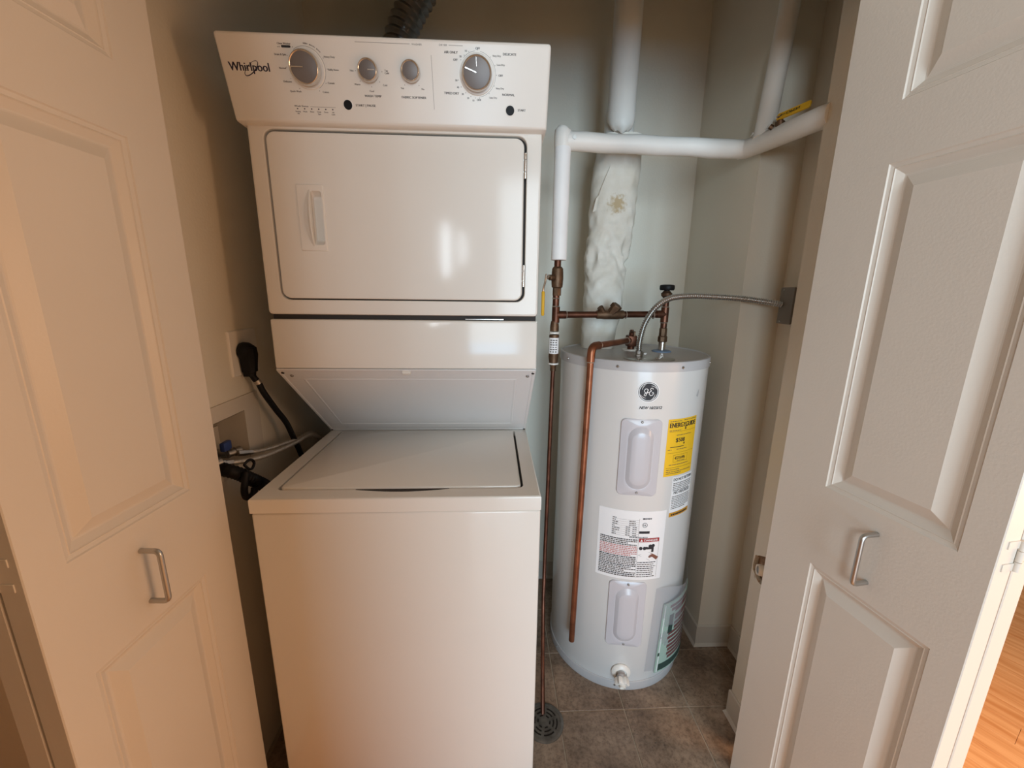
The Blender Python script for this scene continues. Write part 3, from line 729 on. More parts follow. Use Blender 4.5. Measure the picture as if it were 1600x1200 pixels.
def access(z0, z1):
    th0 = -.157; w = .0625; f = lambda u, v, h: cyl(th0+u/HR, v, h)
    def dense(ring):
        return ring
    mb = MB(); zc = (z0+z1)/2; hh = (z1-z0)/2
    def ring(uw, vh, r, n=8):
        pts = []
        for cx, cy, a0 in ((uw-r, -vh+r, -90), (uw-r, vh-r, 0), (-uw+r, vh-r, 90), (-uw+r, -vh+r, 180)):
            for k in range(n+1):
                a = math.radians(a0+90*k/n); pts.append((cx+r*math.cos(a), zc+cy+r*math.sin(a)))
        return pts
    L = [(w, hh, .016, -.001), (w, hh, .016, .0035), (w-.002, hh-.002, .014, .005), (w-.018, hh-.016, .030, .0052), (.0405, hh-.022, .0400, .0056), (.0385, hh-.024, .0380, .0052), (.028, hh-.040, .0270, .0135), (.0255, hh-.043, .0250, .0145), (.010, hh-.06, .0095, .0146)]
    mb.loops([[f(u, v, h) for u, v in ring(a, b, r)] for a, b, r, h in L], cap0=False)
    o = mb.build('access_cover', COVER, wh, smooth=35)
    for zz in (z1-.0085, z0+.0125):
        mb = MB(); mb.lathe([(.0038, 0), (.0038, .0012), (.0022, .0025)], f(0, zz, .005), (math.sin(th0), -math.cos(th0), 0), 10); mb.build('screw', DARKMETAL, o)
access(.7745, 1.0328); access(.1897, .4530)
def patch(name, m, th0, th1, z0, z1, d, par=wh, nu=14, th=.0004):
    mb = MB()
    lo = [[cyl(th0+(th1-th0)*k/nu, z, q) for z, q in ((z0, 0), (z0, d), (z1, d), (z1, 0))] for k in range(nu+1)]
    mb.loops(lo); return mb.build(name, m, par, smooth=30)
# badge
bc = cmap(-.1129, 1.1205, .0012)
mb = MB(); disc(mb, 0, 0, .0335, cmap(-.1129, 1.1205, .0006), 40); bd = mb.build('badge', PAPER, wh, smooth=0)
mb = MB(); disc(mb, 0, 0, .0265, bc, 40); disc(mb, 0, 0, .0305, bc, 40, r2=.0290); mb.build('badge_disc', INK, bd, smooth=0)
bw_ = cmap(-.1129, 1.1205, .0018); mb = MB()
def spiral(cx, cy, r0, r1, a0, a1, n=14):
    return [(cx+(r0+(r1-r0)*k/n)*math.cos(math.radians(a0+(a1-a0)*k/n)), cy+(r0+(r1-r0)*k/n)*math.sin(math.radians(a0+(a1-a0)*k/n))) for k in range(n+1)]
stroke(mb, spiral(-.0065, .0045, .0040, .0085, 0, 330), .0018, bw_)
stroke(mb, smooth2 := [(-.0015, .0075), (-.0045, .0005), (-.0060, -.0070), (-.0085, -.0125), (-.0130, -.0110), (-.0125, -.0065), (-.0060, -.0025), (.0015, .0000)], .0019, bw_)
stroke(mb, [(.0130, .0085), (.0110, .0125), (.0060, .0120), (.0045, .0070), (.0085, .0035)], .0019, bw_)
stroke(mb, [(.0085, .0035), (.0030, .0005), (.0015, -.0060), (.0060, -.0115), (.0120, -.0095), (.0150, -.0030), (.0125, .0000), (.0100, -.0035)], .0020, bw_)
for a0 in (20, 110, 200, 290):
    stroke(mb, spiral(0, 0, .0255, .0205, a0, a0+52, 8), lambda t: .0004+.0022*t*(1-t)*2, bw_)
mb.build('badge_monogram', PAPER, bd, smooth=0)
mb = MB(); text(mb, 'NEW 10/23/12', cmap(-.205, 1.0655), 0, 0, .0085, slant=.25, width=.068, bold=.0003, rot=.02); mb.build('handwriting', INK, wh, smooth=0)
mb = MB(); stroke(mb, [(0, 0), (.006, .012), (.008, .022)], lambda t: .010*(1-t)+.002, cmap(.62, 1.095)); mb.build('scuff_mark', CAPM, wh, smooth=0)
# energy label
e0, e1 = .175, .672; ew = (e1-e0)*HR
el_ = patch('energy_label', YLABEL, e0, e1, .838, 1.031, .0008); ef = cmap(e0, .838, .0015)
mb = MB()
text(mb, 'ENERGYGUIDE', ef, .006, .1655, .0150, width=ew-.014, bold=.0007)
mb.quad([ef(.066, .1600), ef(.074, .1600), ef(.070, .1540)]); rect(mb, .068, .072, .158, .170, ef)
text(mb, '$508', ef, .034, .1160, .0130, bold=.0005); mb.quad([ef(.066, .112), ef(.073, .112), ef(.0695, .104)])
text(mb, '4773 kWh', ef, .036, .0560, .0100, width=.044, bold=.0003)
rect(mb, .014, .070, .0985, .1005, ef, 3); rect(mb, .006, ew-.006, .0795, .0800, ef, 6); rect(mb, .006, ew-.006, .0285, .0292, ef, 6); rect(mb, .006, ew-.006, .1510, .1515, ef, 6)
rect(mb, .030, .092, .0475, .0480, ef, 3); rect(mb, .030, .092, .0715, .0720, ef, 3); rect(mb, .030, .0305, .0475, .072, ef); rect(mb, .0915, .092, .0475, .072, ef)
mb.build('energy_lettering', INK, el_, smooth=0)
def fine(mb, f, u0, u1, v, h, rng, gap=.3):
    u = u0
    while u < u1-.001:
        w = min(rng.uniform(.003, .010), u1-u); rect(mb, u, u+w, v, v+h, f); u += w+rng.uniform(.0012, .0022)
rng = random.Random(3); mb = MB()
for u0, u1, v in ((.006, .050, .1850), (.060, ew-.004, .1865), (.006, .050, .1545), (.035, .100, .1380), (.006, .020, .0900), (.040, .085, .0900), (.016, .100, .0380), (.008, .060, .0210), (.008, ew-.01, .0140), (.008, .07, .0080), (.046, .080, .0505)):
    fine(mb, ef, u0, u1, v, .0018, rng)
mb.build('energy_small_print', INKGREY, el_, smooth=0)
# return notice
nl = patch('return_notice', PAPER, .325, .715, .7045, .832, .0008); nf_ = cmap(.325, .7045, .0014); nw = .39*HR
mb = MB(); text(mb, 'DO NOT RETURN', nf_, .004, .1130, .0100, width=nw-.008, bold=.0003); text(mb, 'NO REGRESE', nf_, .010, .0660, .0105, width=nw-.020, bold=.0003); mb.build('notice_lettering', INK, nl, smooth=0)
mb = MB()
for k in range(5): fine(mb, nf_, .004, nw-.004-.01*(k == 4), .1030-k*.0062, .0024, rng)
for k in range(8): fine(mb, nf_, .004, nw-.004-.02*(k == 7), .0560-k*.0062, .0024, rng)
mb.build('notice_small_print', INKGREY, nl, smooth=0)
ol = patch('orange_strip', ORANGE, .325, .720, .6880, .7030, .0008)
mb = MB(); fine(mb, cmap(.34, .6925, .0014), .004, .088, 0, .006, rng); mb.build('strip_print', INK, ol, smooth=0)
# rating label
r0, r1 = -.604, .281; rw = (r1-r0)*HR; rz0, rz1 = .462, .718; rh = rz1-rz0
rl = patch('rating_label', PAPER, r0, r1, rz0, rz1, .0008, nu=24); rf_ = cmap(r0, rz0, .0014)
A, R_, G_ = MB(), MB(), MB()
# upper table
for k, w1 in enumerate((.012, .010, .020, .018, .008, .024, .024, .012, .014)):
    v = rh-.030-k*.0074; fine(G_, rf_, .046, .046+w1, v, .0028, rng)
    rect(G_, .046, .132, v-.0022, v-.0018, rf_, 4)
    if 1 <= k <= 3: fine(G_, rf_, .100, .121, v, .0028, rng)
    if k >= 4:
        for u in (.090, .098, .112, .119): fine(G_, rf_, u, u+.006, v, .0028, rng)
rect(G_, .132, .1325, rh-.094, rh-.026, rf_)
fine(A, rf_, .143, .172, rh-.028, .005, rng)
disc(A, .151, rh-.049, .0085, rf_, 24, r2=.0072); text(A, 'UL', rf_, .151, rh-.052, .006, 'c', bold=.0002)
rect(A, .134, .169, rh-.080, rh-.071, rf_, 3)
for k in range(22): rect(A, .104+k*.0028, .104+k*.0028+rng.uniform(.0008, .002), rh-.097, rh-.0915, rf_)
# warning text block
pink = set(range(4, 10))
for k in range(22):
    v = rh-.106-k*.0066; u1 = .132-(.04*rng.random() if rng.random() < .3 else 0)
    if k in (4, 5, 7, 9): u1 = .132-.02*(k == 9)
    (fine(R_, rf_, .010, u1, v, .0042, rng) if k in pink else fine(G_ if k % 5 else A, rf_, .010, u1, v, .0040, rng))
rect(R_, .136, .206, rh-.1115, rh-.0975, rf_, 6)
rect(A, .134, .1345, .008, rh-.098, rf_); rect(A, .206, .2065, .008, rh-.098, rf_)
# faucet picture: taps, water stream, hand
for du, dv_ in ((0, 0), (.013, 0)): disc(A, .144+du, rh-.135+dv_, .0062, rf_, 14)
rect(A, .164, .186, rh-.139, rh-.131, rf_, 2); disc(A, .176, rh-.127, .0062, rf_, 14); disc(A, .186, rh-.126, .0062, rf_, 14); rect(A, .181, .189, rh-.150, rh-.132, rf_); disc(A, .164, rh-.134, .005, rf_, 12)
stroke(A, [(.138, rh-.160), (.178, rh-.181)], .0006, rf_); stroke(A, [(.138, rh-.160), (.180, rh-.150)], .0005, rf_)
for k in range(8): fine(A if k % 3 == 0 else G_, rf_, .137, .203-.015*rng.random(), rh-.190-k*.0078, .0030, rng)
A.build('label_black_print', INK, rl, smooth=0); R_.build('label_red_print', PINKINK, rl, smooth=0); G_.build('label_small_print', INKGREY, rl, smooth=0)
mb = MB(); rf2 = cmap(r0, rz0, .0017)
rect(mb, .136, .206, rh-.1115, rh-.0975, rf2, 6); mb.build('danger_banner', REDINK, rl, smooth=0)
rf3 = cmap(r0, rz0, .0020); mb = MB(); text(mb, 'DANGER', rf3, .153, rh-.1085, .0078, width=.048, bold=.0003); mb.quad([rf3(.140, rh-.109), rf3(.149, rh-.109), rf3(.1445, rh-.100)]); mb.build('danger_lettering', PAPER, rl, smooth=0)
mb = MB(); stroke(mb, [(.205, rh-.176), (.192, rh-.166), (.184, rh-.160)], lambda t: .013-.004*t, rf2)
for a, b in (((.188, rh-.160), (.175, rh-.163)), ((.188, rh-.163), (.172, rh-.167)), ((.190, rh-.166), (.174, rh-.170)), ((.188, rh-.158), (.179, rh-.156))): stroke(mb, [a, b], .0026, rf2)
mb.build('hand_print', SKIN, rl, smooth=0)
# document pouch with booklet, taped to the tank low on the right
pk0, pk1 = .245, 1.12
mb = MB(); nu = 16; lo = []
for k in range(nu+1):
    t_ = k/nu; th = pk0+(pk1-pk0)*t_
    b_ = .010*math.sin(PI*t_)+.006*t_
    z_lo = .074-.030*t_; z_hi = .418-.012*t_+.006*math.sin(9*t_)
    lo.append([cyl(th-.06*(1-q)*(1-t_), z_lo+(z_hi-z_lo)*q, .0012+b_*(.5+.9*q)+.0015*math.sin(17*q+7*t_)) for q in [j/10 for j in range(11)]])
mb.loops(lo, False, False, closed=False); mb.build('document_pouch', CLEAR, wh, smooth=60)
mb = MB(); lo = []
bk = lambda a, b, d: cyl(.335+a/HR+.06*b/.30, .062+b, d+.004+.010*math.sin(min(1, max(0, a/.2))*PI*.5))
for k in range(nu+1):
    a = .19*k/nu; lo.append([bk(a, 0, 0), bk(a, 0, .0035), bk(a, .285-.02*k/nu*0, .0035), bk(a, .285, 0)])
mb.loops(lo); bo = mb.build('booklet', GREENP, wh, smooth=40)
bf = lambda a, b: bk(a, b, .0040)
mb = MB(); rect(mb, .006, .0095, .003, .280, bf); mb.build('booklet_spine', PAPER, bo, smooth=0)
mb = MB(); rect(mb, .034, .056, .155, .232, bf, 3); rect(mb, .012, .185, .006, .034, bf, 8); rect(mb, .003, .010, .070, .084, bf); mb.build('booklet_dark_print', DGREEN, bo, smooth=0)
mb = MB(); rows = [(.262, .030, .15), (.246, .040, .17), (.236, .060, .18), (.212, .064, .18), (.200, .064, .185), (.180, .064, .185), (.162, .066, .185), (.146, .040, .185), (.128, .038, .185), (.110, .045, .185), (.092, .040, .185), (.076, .046, .185), (.060, .044, .185), (.044, .05, .185)]
for v, a, b in rows: rect(mb, a, b-.03*rng.random(), v, v+.0115, bf, 6)
mb.build('booklet_text', MAROON, bo, smooth=0)
# drain valve
th = -.158; dn_ = Vector((math.sin(th), -math.cos(th), 0)); c0 = cyl(th, .080, 0)
mb = MB(); mb.lathe([(.032, -.002), (.034, .004), (.030, .010), (.020, .013), (.018, .008)], c0, dn_, 32); mb.build('drain_valve_collar', PLASTIC, wh)
mb = MB(); mb.lathe([(.014, 0), (.014, .014), (.0175, .014), (.0175, .026)], c0+dn_*.006, (dn_+Vector((0, 0, -.18))), 16); mb.build('drain_valve_stem', CAPM, wh)
ax = (dn_+Vector((.0, 0, -.45))).normalized()
mb = MB(); lo = []; cc = c0+dn_*.024+Vector((0, 0, -.004)); uu = ax.cross((0, 0, 1)).normalized(); ww = ax.cross(uu)
for hh, sc in ((0, .88), (.004, 1), (.018, 1), (.022, .9)):
    lo.append([cc+ax*hh+(uu*math.cos(a)+ww*math.sin(a))*(.0225+.0035*math.cos(6*a))*sc for a in [2*PI*k/36 for k in range(36)]])
mb.loops(lo); mb.lathe([(.011, .022), (.011, .030), (.009, .031), (.0085, .026)], cc, ax, 20); mb.build('drain_valve_cap', PLASTIC, wh)
# fittings on the top
mb = MB(); mb.lathe([(.028, 0), (.028, .004), (.024, .006)], (1.083, .585, HT-.005), seg=24); mb.build('relief_pad', PLASTIC, wh)
mb = MB(); mb.lathe([(.034, 0), (.034, .003), (.028, .0055), (.016, .006)], (1.190, .552, HT-.005), seg=28); o = mb.build('nipple_ring', BLUEP, wh); o['label'] = 'blue plastic ring'
mb = MB(); slab(mb, .995, 1.155, .325, .425, .045, [(0, 0), (0, .0015), (.001, .002)], lambda u, v, h: Vector((u, v, HT-.0048+h)), 8); jp = mb.build('junction_cover', STEEL, wh)
for x, y in ((1.10, .372), (1.030, .345)):
    mb = MB(); mb.lathe([(.0045, 0), (.003, .003)], (x, y, HT-.003), seg=12); mb.build('screw', STEEL, jp)
mb = MB(); mb.lathe([(.013, 0), (.013, .012)], (1.083, .575, HT), seg=16); mb.box(1.066, 1.100, .558, .594, HT+.010, HT+.052, .005, 2)
mb.lathe([(.010, 0), (.010, .010), (.006, .012), (.006, .02)], (1.083, .575, HT+.052), seg=14)
rv = mb.build('relief_valve', COPPERD, wh)
mb = MB(); mb.box(1.078, 1.088, .545, .590, HT+.064, HT+.068, .001, 1); mb.box(1.080, 1.086, .543, .548, HT+.050, HT+.068, .001, 1); mb.build('lift_lever', BRASS, rv)

# ------------------------------------------------------------------ pipes
t = thing('discharge_pipe', 'copper discharge pipe bending over and down the front of the water heater', 'pipe', (.872, .345, .16))
a, b, c = (1.070, .560, 1.247), (.880, .350, 1.250), (.864, .345, .158)
d1 = (Vector(b)-Vector(a)).normalized(); d2 = (Vector(c)-Vector(b)).normalized()
mb = MB(); mb.tube([Vector(a), Vector(b)-d1*.03], .0105, 16); mb.build('copper_tube', COPPER, t)
mb = MB(); mb.tube([Vector(b)+d2*.03, Vector(c)], .0105, 16); mb.build('copper_tube', COPPER, t)
mb = MB(); mb.tube([Vector(b)-d1*.048]+fillet(Vector(b)-d1*.06, b, Vector(b)+d2*.06, .026, 8)+[Vector(b)+d2*.048], .0130, 16); mb.build('elbow', COPPER, t)
for p_, d_ in ((Vector(b)+d2*.049, d2), (Vector(b)-d1*.049, d1), (Vector(a)+d1*.02, d1)): mb = MB(); mb.lathe([(.0122, -.002), (.0134, 0), (.0122, .002)], p_, d_, 16); mb.build('solder_ring', SOLDER, t)

t = thing('copper_water_pipe', 'dark copper cold water pipe with ball valve left of the water heater', 'pipe', (.785, .50, 1.34))
vx, vy = .788, .50; cxo, cyo = 1.190, .552; tz = 1.340
hd = Vector((cxo-vx, cyo-vy, 0)).normalized()
for pts in ([(vx, vy, 1.55), (vx-.003, vy, 1.29)], [(vx, vy, tz), (cxo, cyo, tz+.003)], [(cxo, cyo, 1.25), (cxo, cyo, 1.41)]):
    mb = MB(); mb.tube(pts, .0115, 14); mb.build('copper_tube', COPPERD, t)
mb = MB(); mb.tube([(vx-.004, vy, 1.17)]+[(vx-.005, vy, 1.10), (.780, .497, .80), (.776, .49, .45), (.768, .44, .25), (.755, .32, .10), (.745, .22, .03), (.744, .205, -.004)], .0075, 12); mb.build('drip_line', COPPERD, t)
mb = MB(); mb.lathe([(.013, -.034), (.0185, -.03), (.0195, -.02), (.0205, 0), (.0195, .02), (.0185, .03), (.014, .036)], (vx, vy, 1.462), seg=20)
mb.lathe([(.0145, 0), (.0145, .026)], (vx, vy, 1.404), seg=8); mb.lathe([(.0095, 0), (.0095, .022), (.006, .024), (.006, .034)], (vx-.012, vy-.012, 1.462), (-.75, -.66, 0), 14)
bv = mb.build('ball_valve', BRASS, t, smooth=30)
mb = MB(); lv = smooth_path([(vx-.042, vy-.036, 1.472), (vx-.044, vy-.038, 1.462), (vx-.046, vy-.040, 1.446), (vx-.052, vy-.046, 1.425), (vx-.052, vy-.046, 1.40), (vx-.052, vy-.046, 1.345)], 5)
for i in range(1): mb.tube(lv, .0032, 8)
mb.lathe([(.008, 0), (.008, .006)], (vx-.034, vy-.030, 1.464), (-.75, -.66, 0), 6); mb.build('valve_lever', CHROME, bv)
mb = MB(); mb.tube([(vx-.052, vy-.046, z) for z in (1.418, 1.415, 1.38, 1.342, 1.338)], .0052, 10, rf=lambda i, n: (.003, .0055, .0055, .0055, .003)[i]); o = mb.build('lever_grip', YELLOW, bv); o['label'] = 'yellow vinyl lever grip'
mb = MB(); mb.lathe([(.0135, -.026), (.0135, .026)], (vx-.001, vy, tz), seg=16); mb.tube([(vx, vy, tz), Vector((vx, vy, tz))+hd*.034], .0135, 16); mb.build('tee_fitting', COPPERD, t)
mb = MB(); mb.lathe([(.0135, -.028), (.0135, .026)], (cxo, cyo, tz+.003), seg=16); mb.tube([(cxo, cyo, tz+.003), Vector((cxo, cyo, tz+.003))-hd*.034], .0135, 16); mb.build('tee_fitting', COPPERD, t)
rings = [((vx-.002, vy, z), (0, 0, 1)) for z in (1.395, tz+.028, tz-.028, 1.286, 1.172)]+[((cxo, cyo, z), (0, 0, 1)) for z in (tz+.028, tz-.027)]
rings += [(Vector((vx, vy, tz))+hd*q, hd) for q in (.036, .150, .255, .36)]
for p_, d_ in rings:
    mb = MB(); mb.lathe([(.0124, -.0018), (.0141, 0), (.0124, .0018)], p_, d_, 16); mb.build('solder_ring', SOLDER, t)
# swing check valve
ck = Vector((vx, vy, tz+.001))+hd*.195
mb = MB(); mb.lathe([(.013, -.050), (.0150, -.046), (.0150, -.030), (.0165, -.02), (.0165, .03), (.0150, .034), (.0150, .050), (.013, .052)], ck, hd, 16)
ax = (hd*.45+Vector((0, 0, .75))+Vector((0, -.45, 0))).normalized()
mb.lathe([(.015, 0), (.016, .026), (.0195, .027), (.0195, .040), (.017, .043)], ck, ax, 6)
mb.lathe([(.009, 0), (.011, .026), (.011, .034)], ck-hd*.018, (-hd*.6+Vector((0, -.2, .7))).normalized(), 10)
mb.build('check_valve', BRASS, t, smooth=25)
# vacuum breaker under the tee
ux = vx-.004
mb = MB(); mb.lathe([(.0125, 1.318), (.0155, 1.300), (.0155, 1.284)], (ux, vy, 0), seg=16); mb.lathe([(.0165, 1.272), (.0175, 1.268), (.0175, 1.195), (.0150, 1.175), (.0150, 1.168), (.0105, 1.160), (.0105, 1.145)], (ux, vy, 0), seg=18)
vb = mb.build('vacuum_breaker', BRASS, t, smooth=30)
for r_2, z_2 in ((.0180, 1.276), (.0182, 1.168)):
    mb = MB(); mb.lathe([(r_2, z_2), (r_2, z_2+.0055)], (ux, vy, 0), seg=18); mb.build('seal_ring', PLASTIC, vb)
mb = MB(); nl_ = 10
mb.loops([[Vector((ux+.0181*math.sin(a), vy-.0181*math.cos(a), z)) for z in (1.207, 1.262)] for a in [math.radians(-75+130*k/nl_) for k in range(nl_+1)]], False, False, closed=False); mb.build('valve_label', PAPER, vb)
mb = MB(); fv = lambda a, b: Vector((ux+.0184*math.sin(a), vy-.0184*math.cos(a), b))
for k, z in enumerate((1.212, 1.220, 1.228, 1.236, 1.244, 1.252)):
    for a in (-.9, -.4, .1): rect(mb, a, a+.3+.1*(k % 2), z, z+.0035, fv, 2)
mb.build('label_print', INKGREY, vb, smooth=0)
# cold nipple and anti-siphon cap
mb = MB(); mb.lathe([(.0125, HT-.004), (.0125, 1.245)], (cxo, cyo, 0), seg=18); mb.build('nipple', CHROME, t)
mb = MB(); mb.lathe([(.0155, 1.243), (.0175, 1.246), (.0175, 1.262), (.0145, 1.266), (.0145, 1.292), (.0125, 1.294)], (cxo, cyo, 0), seg=8); mb.build('dielectric_union', BRASS, t, smooth=25)
mb = MB(); mb.lathe([(.0125, 1.402), (.018, 1.408), (.0195, 1.416), (.015, 1.420), (.013, 1.424)], (cxo, cyo, 0), seg=12); mb.build('cap_base', BRASS, t, smooth=30)
mb = MB(); mb.lathe([(.010, 1.420), (.010, 1.427), (.023, 1.427), (.0255, 1.431), (.0255, 1.442), (.023, 1.4455), (.012, 1.447)], (cxo, cyo, 0), seg=28); o = mb.build('relief_cap', BLACK, t); o['label'] = 'round black cap'

# white sleeved pipe run
t = thing('insulated_cold_pipe', 'white sleeved water pipe crossing above the water heater and bending forward', 'pipe', (.795, .50, 1.53))
mb = MB(); mb.tube([(vx+.003, vy, z) for z in (1.519, 1.521, 1.60, 1.70, 1.80, 1.862)], .026, 20, rf=lambda i, n: (.024, .0262, .0255, .0262, .0258, .0262)[i]); mb.build('foam_sleeve', FOAM, t)
mb = MB(); mb.tube([(vx+.003, vy, z) for z in (1.858, 1.862, 1.885, 1.905)]+[(vx+.006, vy, 1.914)], .027, 20, rf=lambda i, n: (.0262, .0278, .0285, .0270, .020)[i]); mb.build('elbow_sleeve', PVCW, t)
mb = MB(); hp = [(vx+.015, .50, 1.878)]+[(.80+.58*k/10, .50-.004*k/10, 1.8775-.011*k/10+.0012*math.sin(k*2.1)) for k in range(1, 10)]+[(1.372, .490, 1.866)]
mb.tube(hp, .027, 20, rf=lambda i, n: .0275+.0008*math.sin(i*1.7)); mb.build('pipe_sleeve', PVCW, t)
mb = MB(); mb.tube([(1.357, .499, 1.8665), (1.372, .488, 1.8660), (1.381, .465, 1.865), (1.384, .40, 1.860), (1.387, .30, 1.852), (1.392, .21, 1.846), (1.400, .178, 1.845)], .0275, 20); mb.build('pipe_sleeve', PVCW, t)
mb = MB(); mb.tube([(1.384, .415, 1.872), (1.386, .418, 1.90), (1.394, .42, 2.0), (1.412, .424, 2.2), (1.43, .428, CEIL)], .027, 20, rf=lambda i, n: (.031, .0275, .027, .027, .027)[i]); mb.build('pipe_sleeve', PVCW, t)
mb = MB()
for k in range(22):
    a = random.uniform(0, 2*PI); p_ = Vector((1.384+.031*math.cos(a), .415+.031*math.sin(a), 1.886+random.uniform(-.004, .010))); q_ = .008
    mb.quad([p_+Vector([random.uniform(-q_, q_) for _ in range(3)]) for _ in range(4)])
mb.build('torn_foil', PVCW, t, smooth=0)
mb = MB(); mb.lathe([(.006, 0), (.006, .002)], (.822, .4722, 1.880), (0, -1, 0), 12); mb.build('sleeve_rivet', STEEL, t)
# stop valve on the forward run
sv = thing('stop_valve', 'small brass stop valve with yellow lever on the white pipe by the right door', 'valve', (1.378, .335, 1.88))
mb = MB(); mb.lathe([(.012, 0), (.012, .014), (.008, .016), (.008, .026)], (1.377, .335, 1.872), (-.2, 0, 1), 12); mb.lathe([(.007, 0), (.007, .010)], (1.366, .352, 1.876), (-.6, .2, .4), 8); mb.build('valve_stem', BRASS, sv)
mb = MB(); mb.lathe([(.0075, 0), (.0075, .007)], (1.371, .338, 1.892), (-.2, 0, 1), 6); mb.build('lever_nut', CHROME, sv)
L0, L1 = Vector((1.370, .335, 1.898)), Vector((1.402, .262, 1.902)); dL = (L1-L0).normalized(); nL = Vector((-.85, -.35, .40)); nL = (nL-dL*nL.dot(dL)).normalized(); wL = dL.cross(nL)
mb = MB(); fl = lambda u, v, h: L0+dL*u+wL*v+nL*h
slab(mb, -.006, (L1-L0).length, -.010, .010, .005, [(.001, -.003), (0, -.002), (0, .002), (.001, .003)], fl, 4); lg = mb.build('lever_grip', YELLOW, sv); lg['label'] = 'yellow lever with black marks'
mb = MB(); ft_ = lambda u, v: fl(u, v, .0035)
text(mb, 'OPEN', ft_, .020, -.004, .008, width=.034, bold=.0004); stroke(mb, [(.008, 0), (.018, 0)], .002, ft_); mb.quad([ft_(.008, -.004), ft_(.008, .004), ft_(.002, 0)]); mb.build('lever_lettering', INK, lg, smooth=0)
# hot pipe with canvas wrap
t = thing('insulated_hot_pipe', 'fat canvas-wrapped hot water pipe standing on the water heater', 'pipe', (.975, .655, HT))
mb = MB(); lo = []; nz_ = 110; ns = 72
for k in range(nz_+1):
    q = k/nz_; z = HT-.004+(1.945-HT+.004)*q
    cx_ = .978+.040*q; hw = .064+.022*min(1, q*2.2)-.002*q; hd_ = .056+.004*q
    row = []
    for j in range(ns):
        a = 2*PI*j/ns; cr_ = abs(math.cos(a))**.8*math.copysign(1, math.cos(a)); p_ = Vector((cx_+hw*cr_, .655+hd_*math.sin(a), z))
        crease = math.exp(-((q-.47)/.16)**2)
        n_v = noise.noise(p_*9)*.006+abs(noise.noise(Vector((p_.x*24+p_.z*9, p_.y*20, p_.z*17-p_.x*6))))*.030*crease+abs(noise.noise(p_*21))*.007
        out = Vector((math.cos(a), math.sin(a), 0)); row.append(p_-out*n_v)
    lo.append(row)
mb.loops(lo); mb.build('canvas_wrap', WRAP, t, smooth=60)
mb = MB(); seam = [(.934, .6095, 1.70), (.940, .604, 1.745), (.958, .599, 1.80), (.972, .596, 1.838)]
mb.tube(smooth_path([Vector(p) for p in seam], 5), .0013, 6); mb.quad([(.934, .612, 1.698), (.921, .606, 1.692), (.930, .604, 1.735), (.940, .604, 1.748)]); mb.build('loose_flap', WRAP, t, smooth=0)
mb = MB(); mb.lathe([(.052, 1.93), (.050, 1.98), (.048, 2.02)], (1.010, .655, 0), seg=24); mb.build('pipe_stub', PVCW, t)
mb = MB(); lo = []
for k, (z, r, tx) in enumerate(((1.955, .024, .0), (1.962, .036, 0), (1.975, .0445, 0), (1.995, .0465, 0), (2.05, .0455, 0), (2.20, .0455, .002), (2.33, .0455, .003), (CEIL, .046, .004))):
    lo.append([Vector((1.002+tx+r*math.cos(2*PI*j/28), .610+r*math.sin(2*PI*j/28), z+(.016*math.sin(2*PI*j/28) if k < 4 else 0)+(.004*math.sin(5*2*PI*j/28) if k < 2 else 0))) for j in range(28)])
mb.loops(lo); mb.build('pipe_sleeve', PVCW, t)

# ------------------------------------------------------------------ flexible conduit and junction box
path = resample(smooth_path([(1.055, .412, HT-.004), (1.056, .418, 1.235), (1.058, .42, 1.266), (1.07, .42, 1.319), (1.102, .42, 1.371), (1.152, .43, 1.40), (1.225, .44, 1.408), (1.312, .44, 1.406), (1.393, .43, 1.401), (1.468, .41, 1.391), (1.517, .395, 1.382)], 10), .00175)
t = thing('flexible_conduit', 'grey armored cable arching from the water heater top to the wall box', 'conduit', (1.055, .412, HT))
mb = MB(); mb.tube(path, .0085, 12, rf=lambda i, n: .0086+.0017*math.cos(2*PI*i/4)); mb.build('armored_cable', STEEL, t, smooth=60)
mb = MB(); mb.lathe([(.014, 0), (.014, .006), (.012, .008), (.012, .018)], (1.055, .412, HT-.002), seg=8); mb.box(1.066, 1.080, .404, .420, HT+.002, HT+.012, .002, 1); mb.build('cable_connector', STEEL, t, smooth=20)
t = thing('junction_box', 'grey metal electrical box on the closet side wall by the right door', 'electrical box', (1.55, .392, 1.33))
mb = MB(); mb.box(1.512, 1.5495, .352, .408, 1.325, 1.436, .002, 2); mb.build('box_body', BOXM, t)
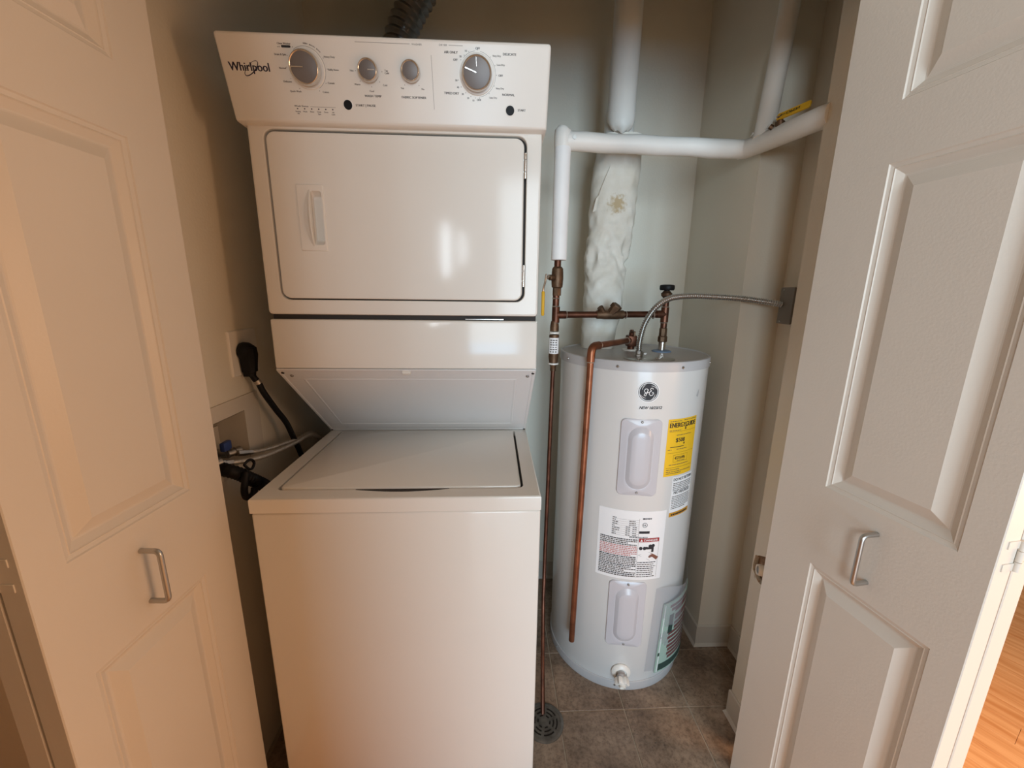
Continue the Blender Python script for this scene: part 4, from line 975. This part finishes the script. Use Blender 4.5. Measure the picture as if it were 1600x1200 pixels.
mb = MB(); mb.box(1.506, 1.512, .350, .410, 1.323, 1.438, .0015, 2); mb.build('box_cover', BOXM, t)
for z in (1.331, 1.430):
    mb = MB(); mb.lathe([(.003, 0), (.0022, .002)], (1.506, .394, z), (-1, 0, 0), 10); mb.build('screw', STEEL, t)

# ------------------------------------------------------------------ floor drain
dcx, dcy, dr_ = .745, .178, .066
t = thing('floor_drain', 'round grey metal floor drain grate beside the washer foot', 'drain', (dcx, dcy, 0))
mb = MB(); mb.lathe([(dr_, 0), (dr_, .003), (dr_-.003, .0048), (dr_-.010, .0048), (dr_-.011, .002)], (dcx, dcy, 0), seg=40, cap1=False); mb.build('rim', CASTM, t)
mb = MB(); mb.lathe([(dr_-.004, .0002), (dr_-.004, .0008)], (dcx, dcy, 0), seg=32); mb.build('sump', GAP, t)
mb = MB()
for ra, rb in ((.0465, .056), (.0345, .0415), (.0225, .0295), (.0, .0175)):
    n = 40
    for k in range(n):
        a, b = 2*PI*k/n, 2*PI*(k+1)/n
        P4 = [(ra, a), (ra, b), (rb, b), (rb, a)]
        top = [Vector((dcx+r*math.cos(q), dcy+r*math.sin(q), .0040)) for r, q in P4]
        if ra == 0: top = [top[0], top[2], top[3]]
        mb.quad(top)
for k in range(6):
    a = 2*PI*k/6+.3; M_ = Matrix.Translation((dcx, dcy, 0)) @ Matrix.Rotation(a, 4, 'Z'); mb.box(.012, .056, -.0045, .0045, .0012, .0039, M=M_)
mb.build('grate', CASTM, t, smooth=0, merge=1e-5)

# ------------------------------------------------------------------ capped stub in the hole of the jamb
t = thing('capped_pipe', 'white capped pipe end showing in the broken hole of the right jamb', 'pipe', (1.40, .145, .592))
mb = MB(); mb.lathe([(.017, 0), (.017, .020), (.015, .023), (.011, .021), (.0105, .018)], (1.402, .146, .592), (-1, .35, .05), 24); mb.build('pipe_end', PLASTIC, t)
mb = MB(); mb.lathe([(.0098, .0165), (.0090, .0215), (.003, .0225)], (1.402, .146, .592), (-1, .35, .05), 16); mb.build('plug_end', STEEL, t)
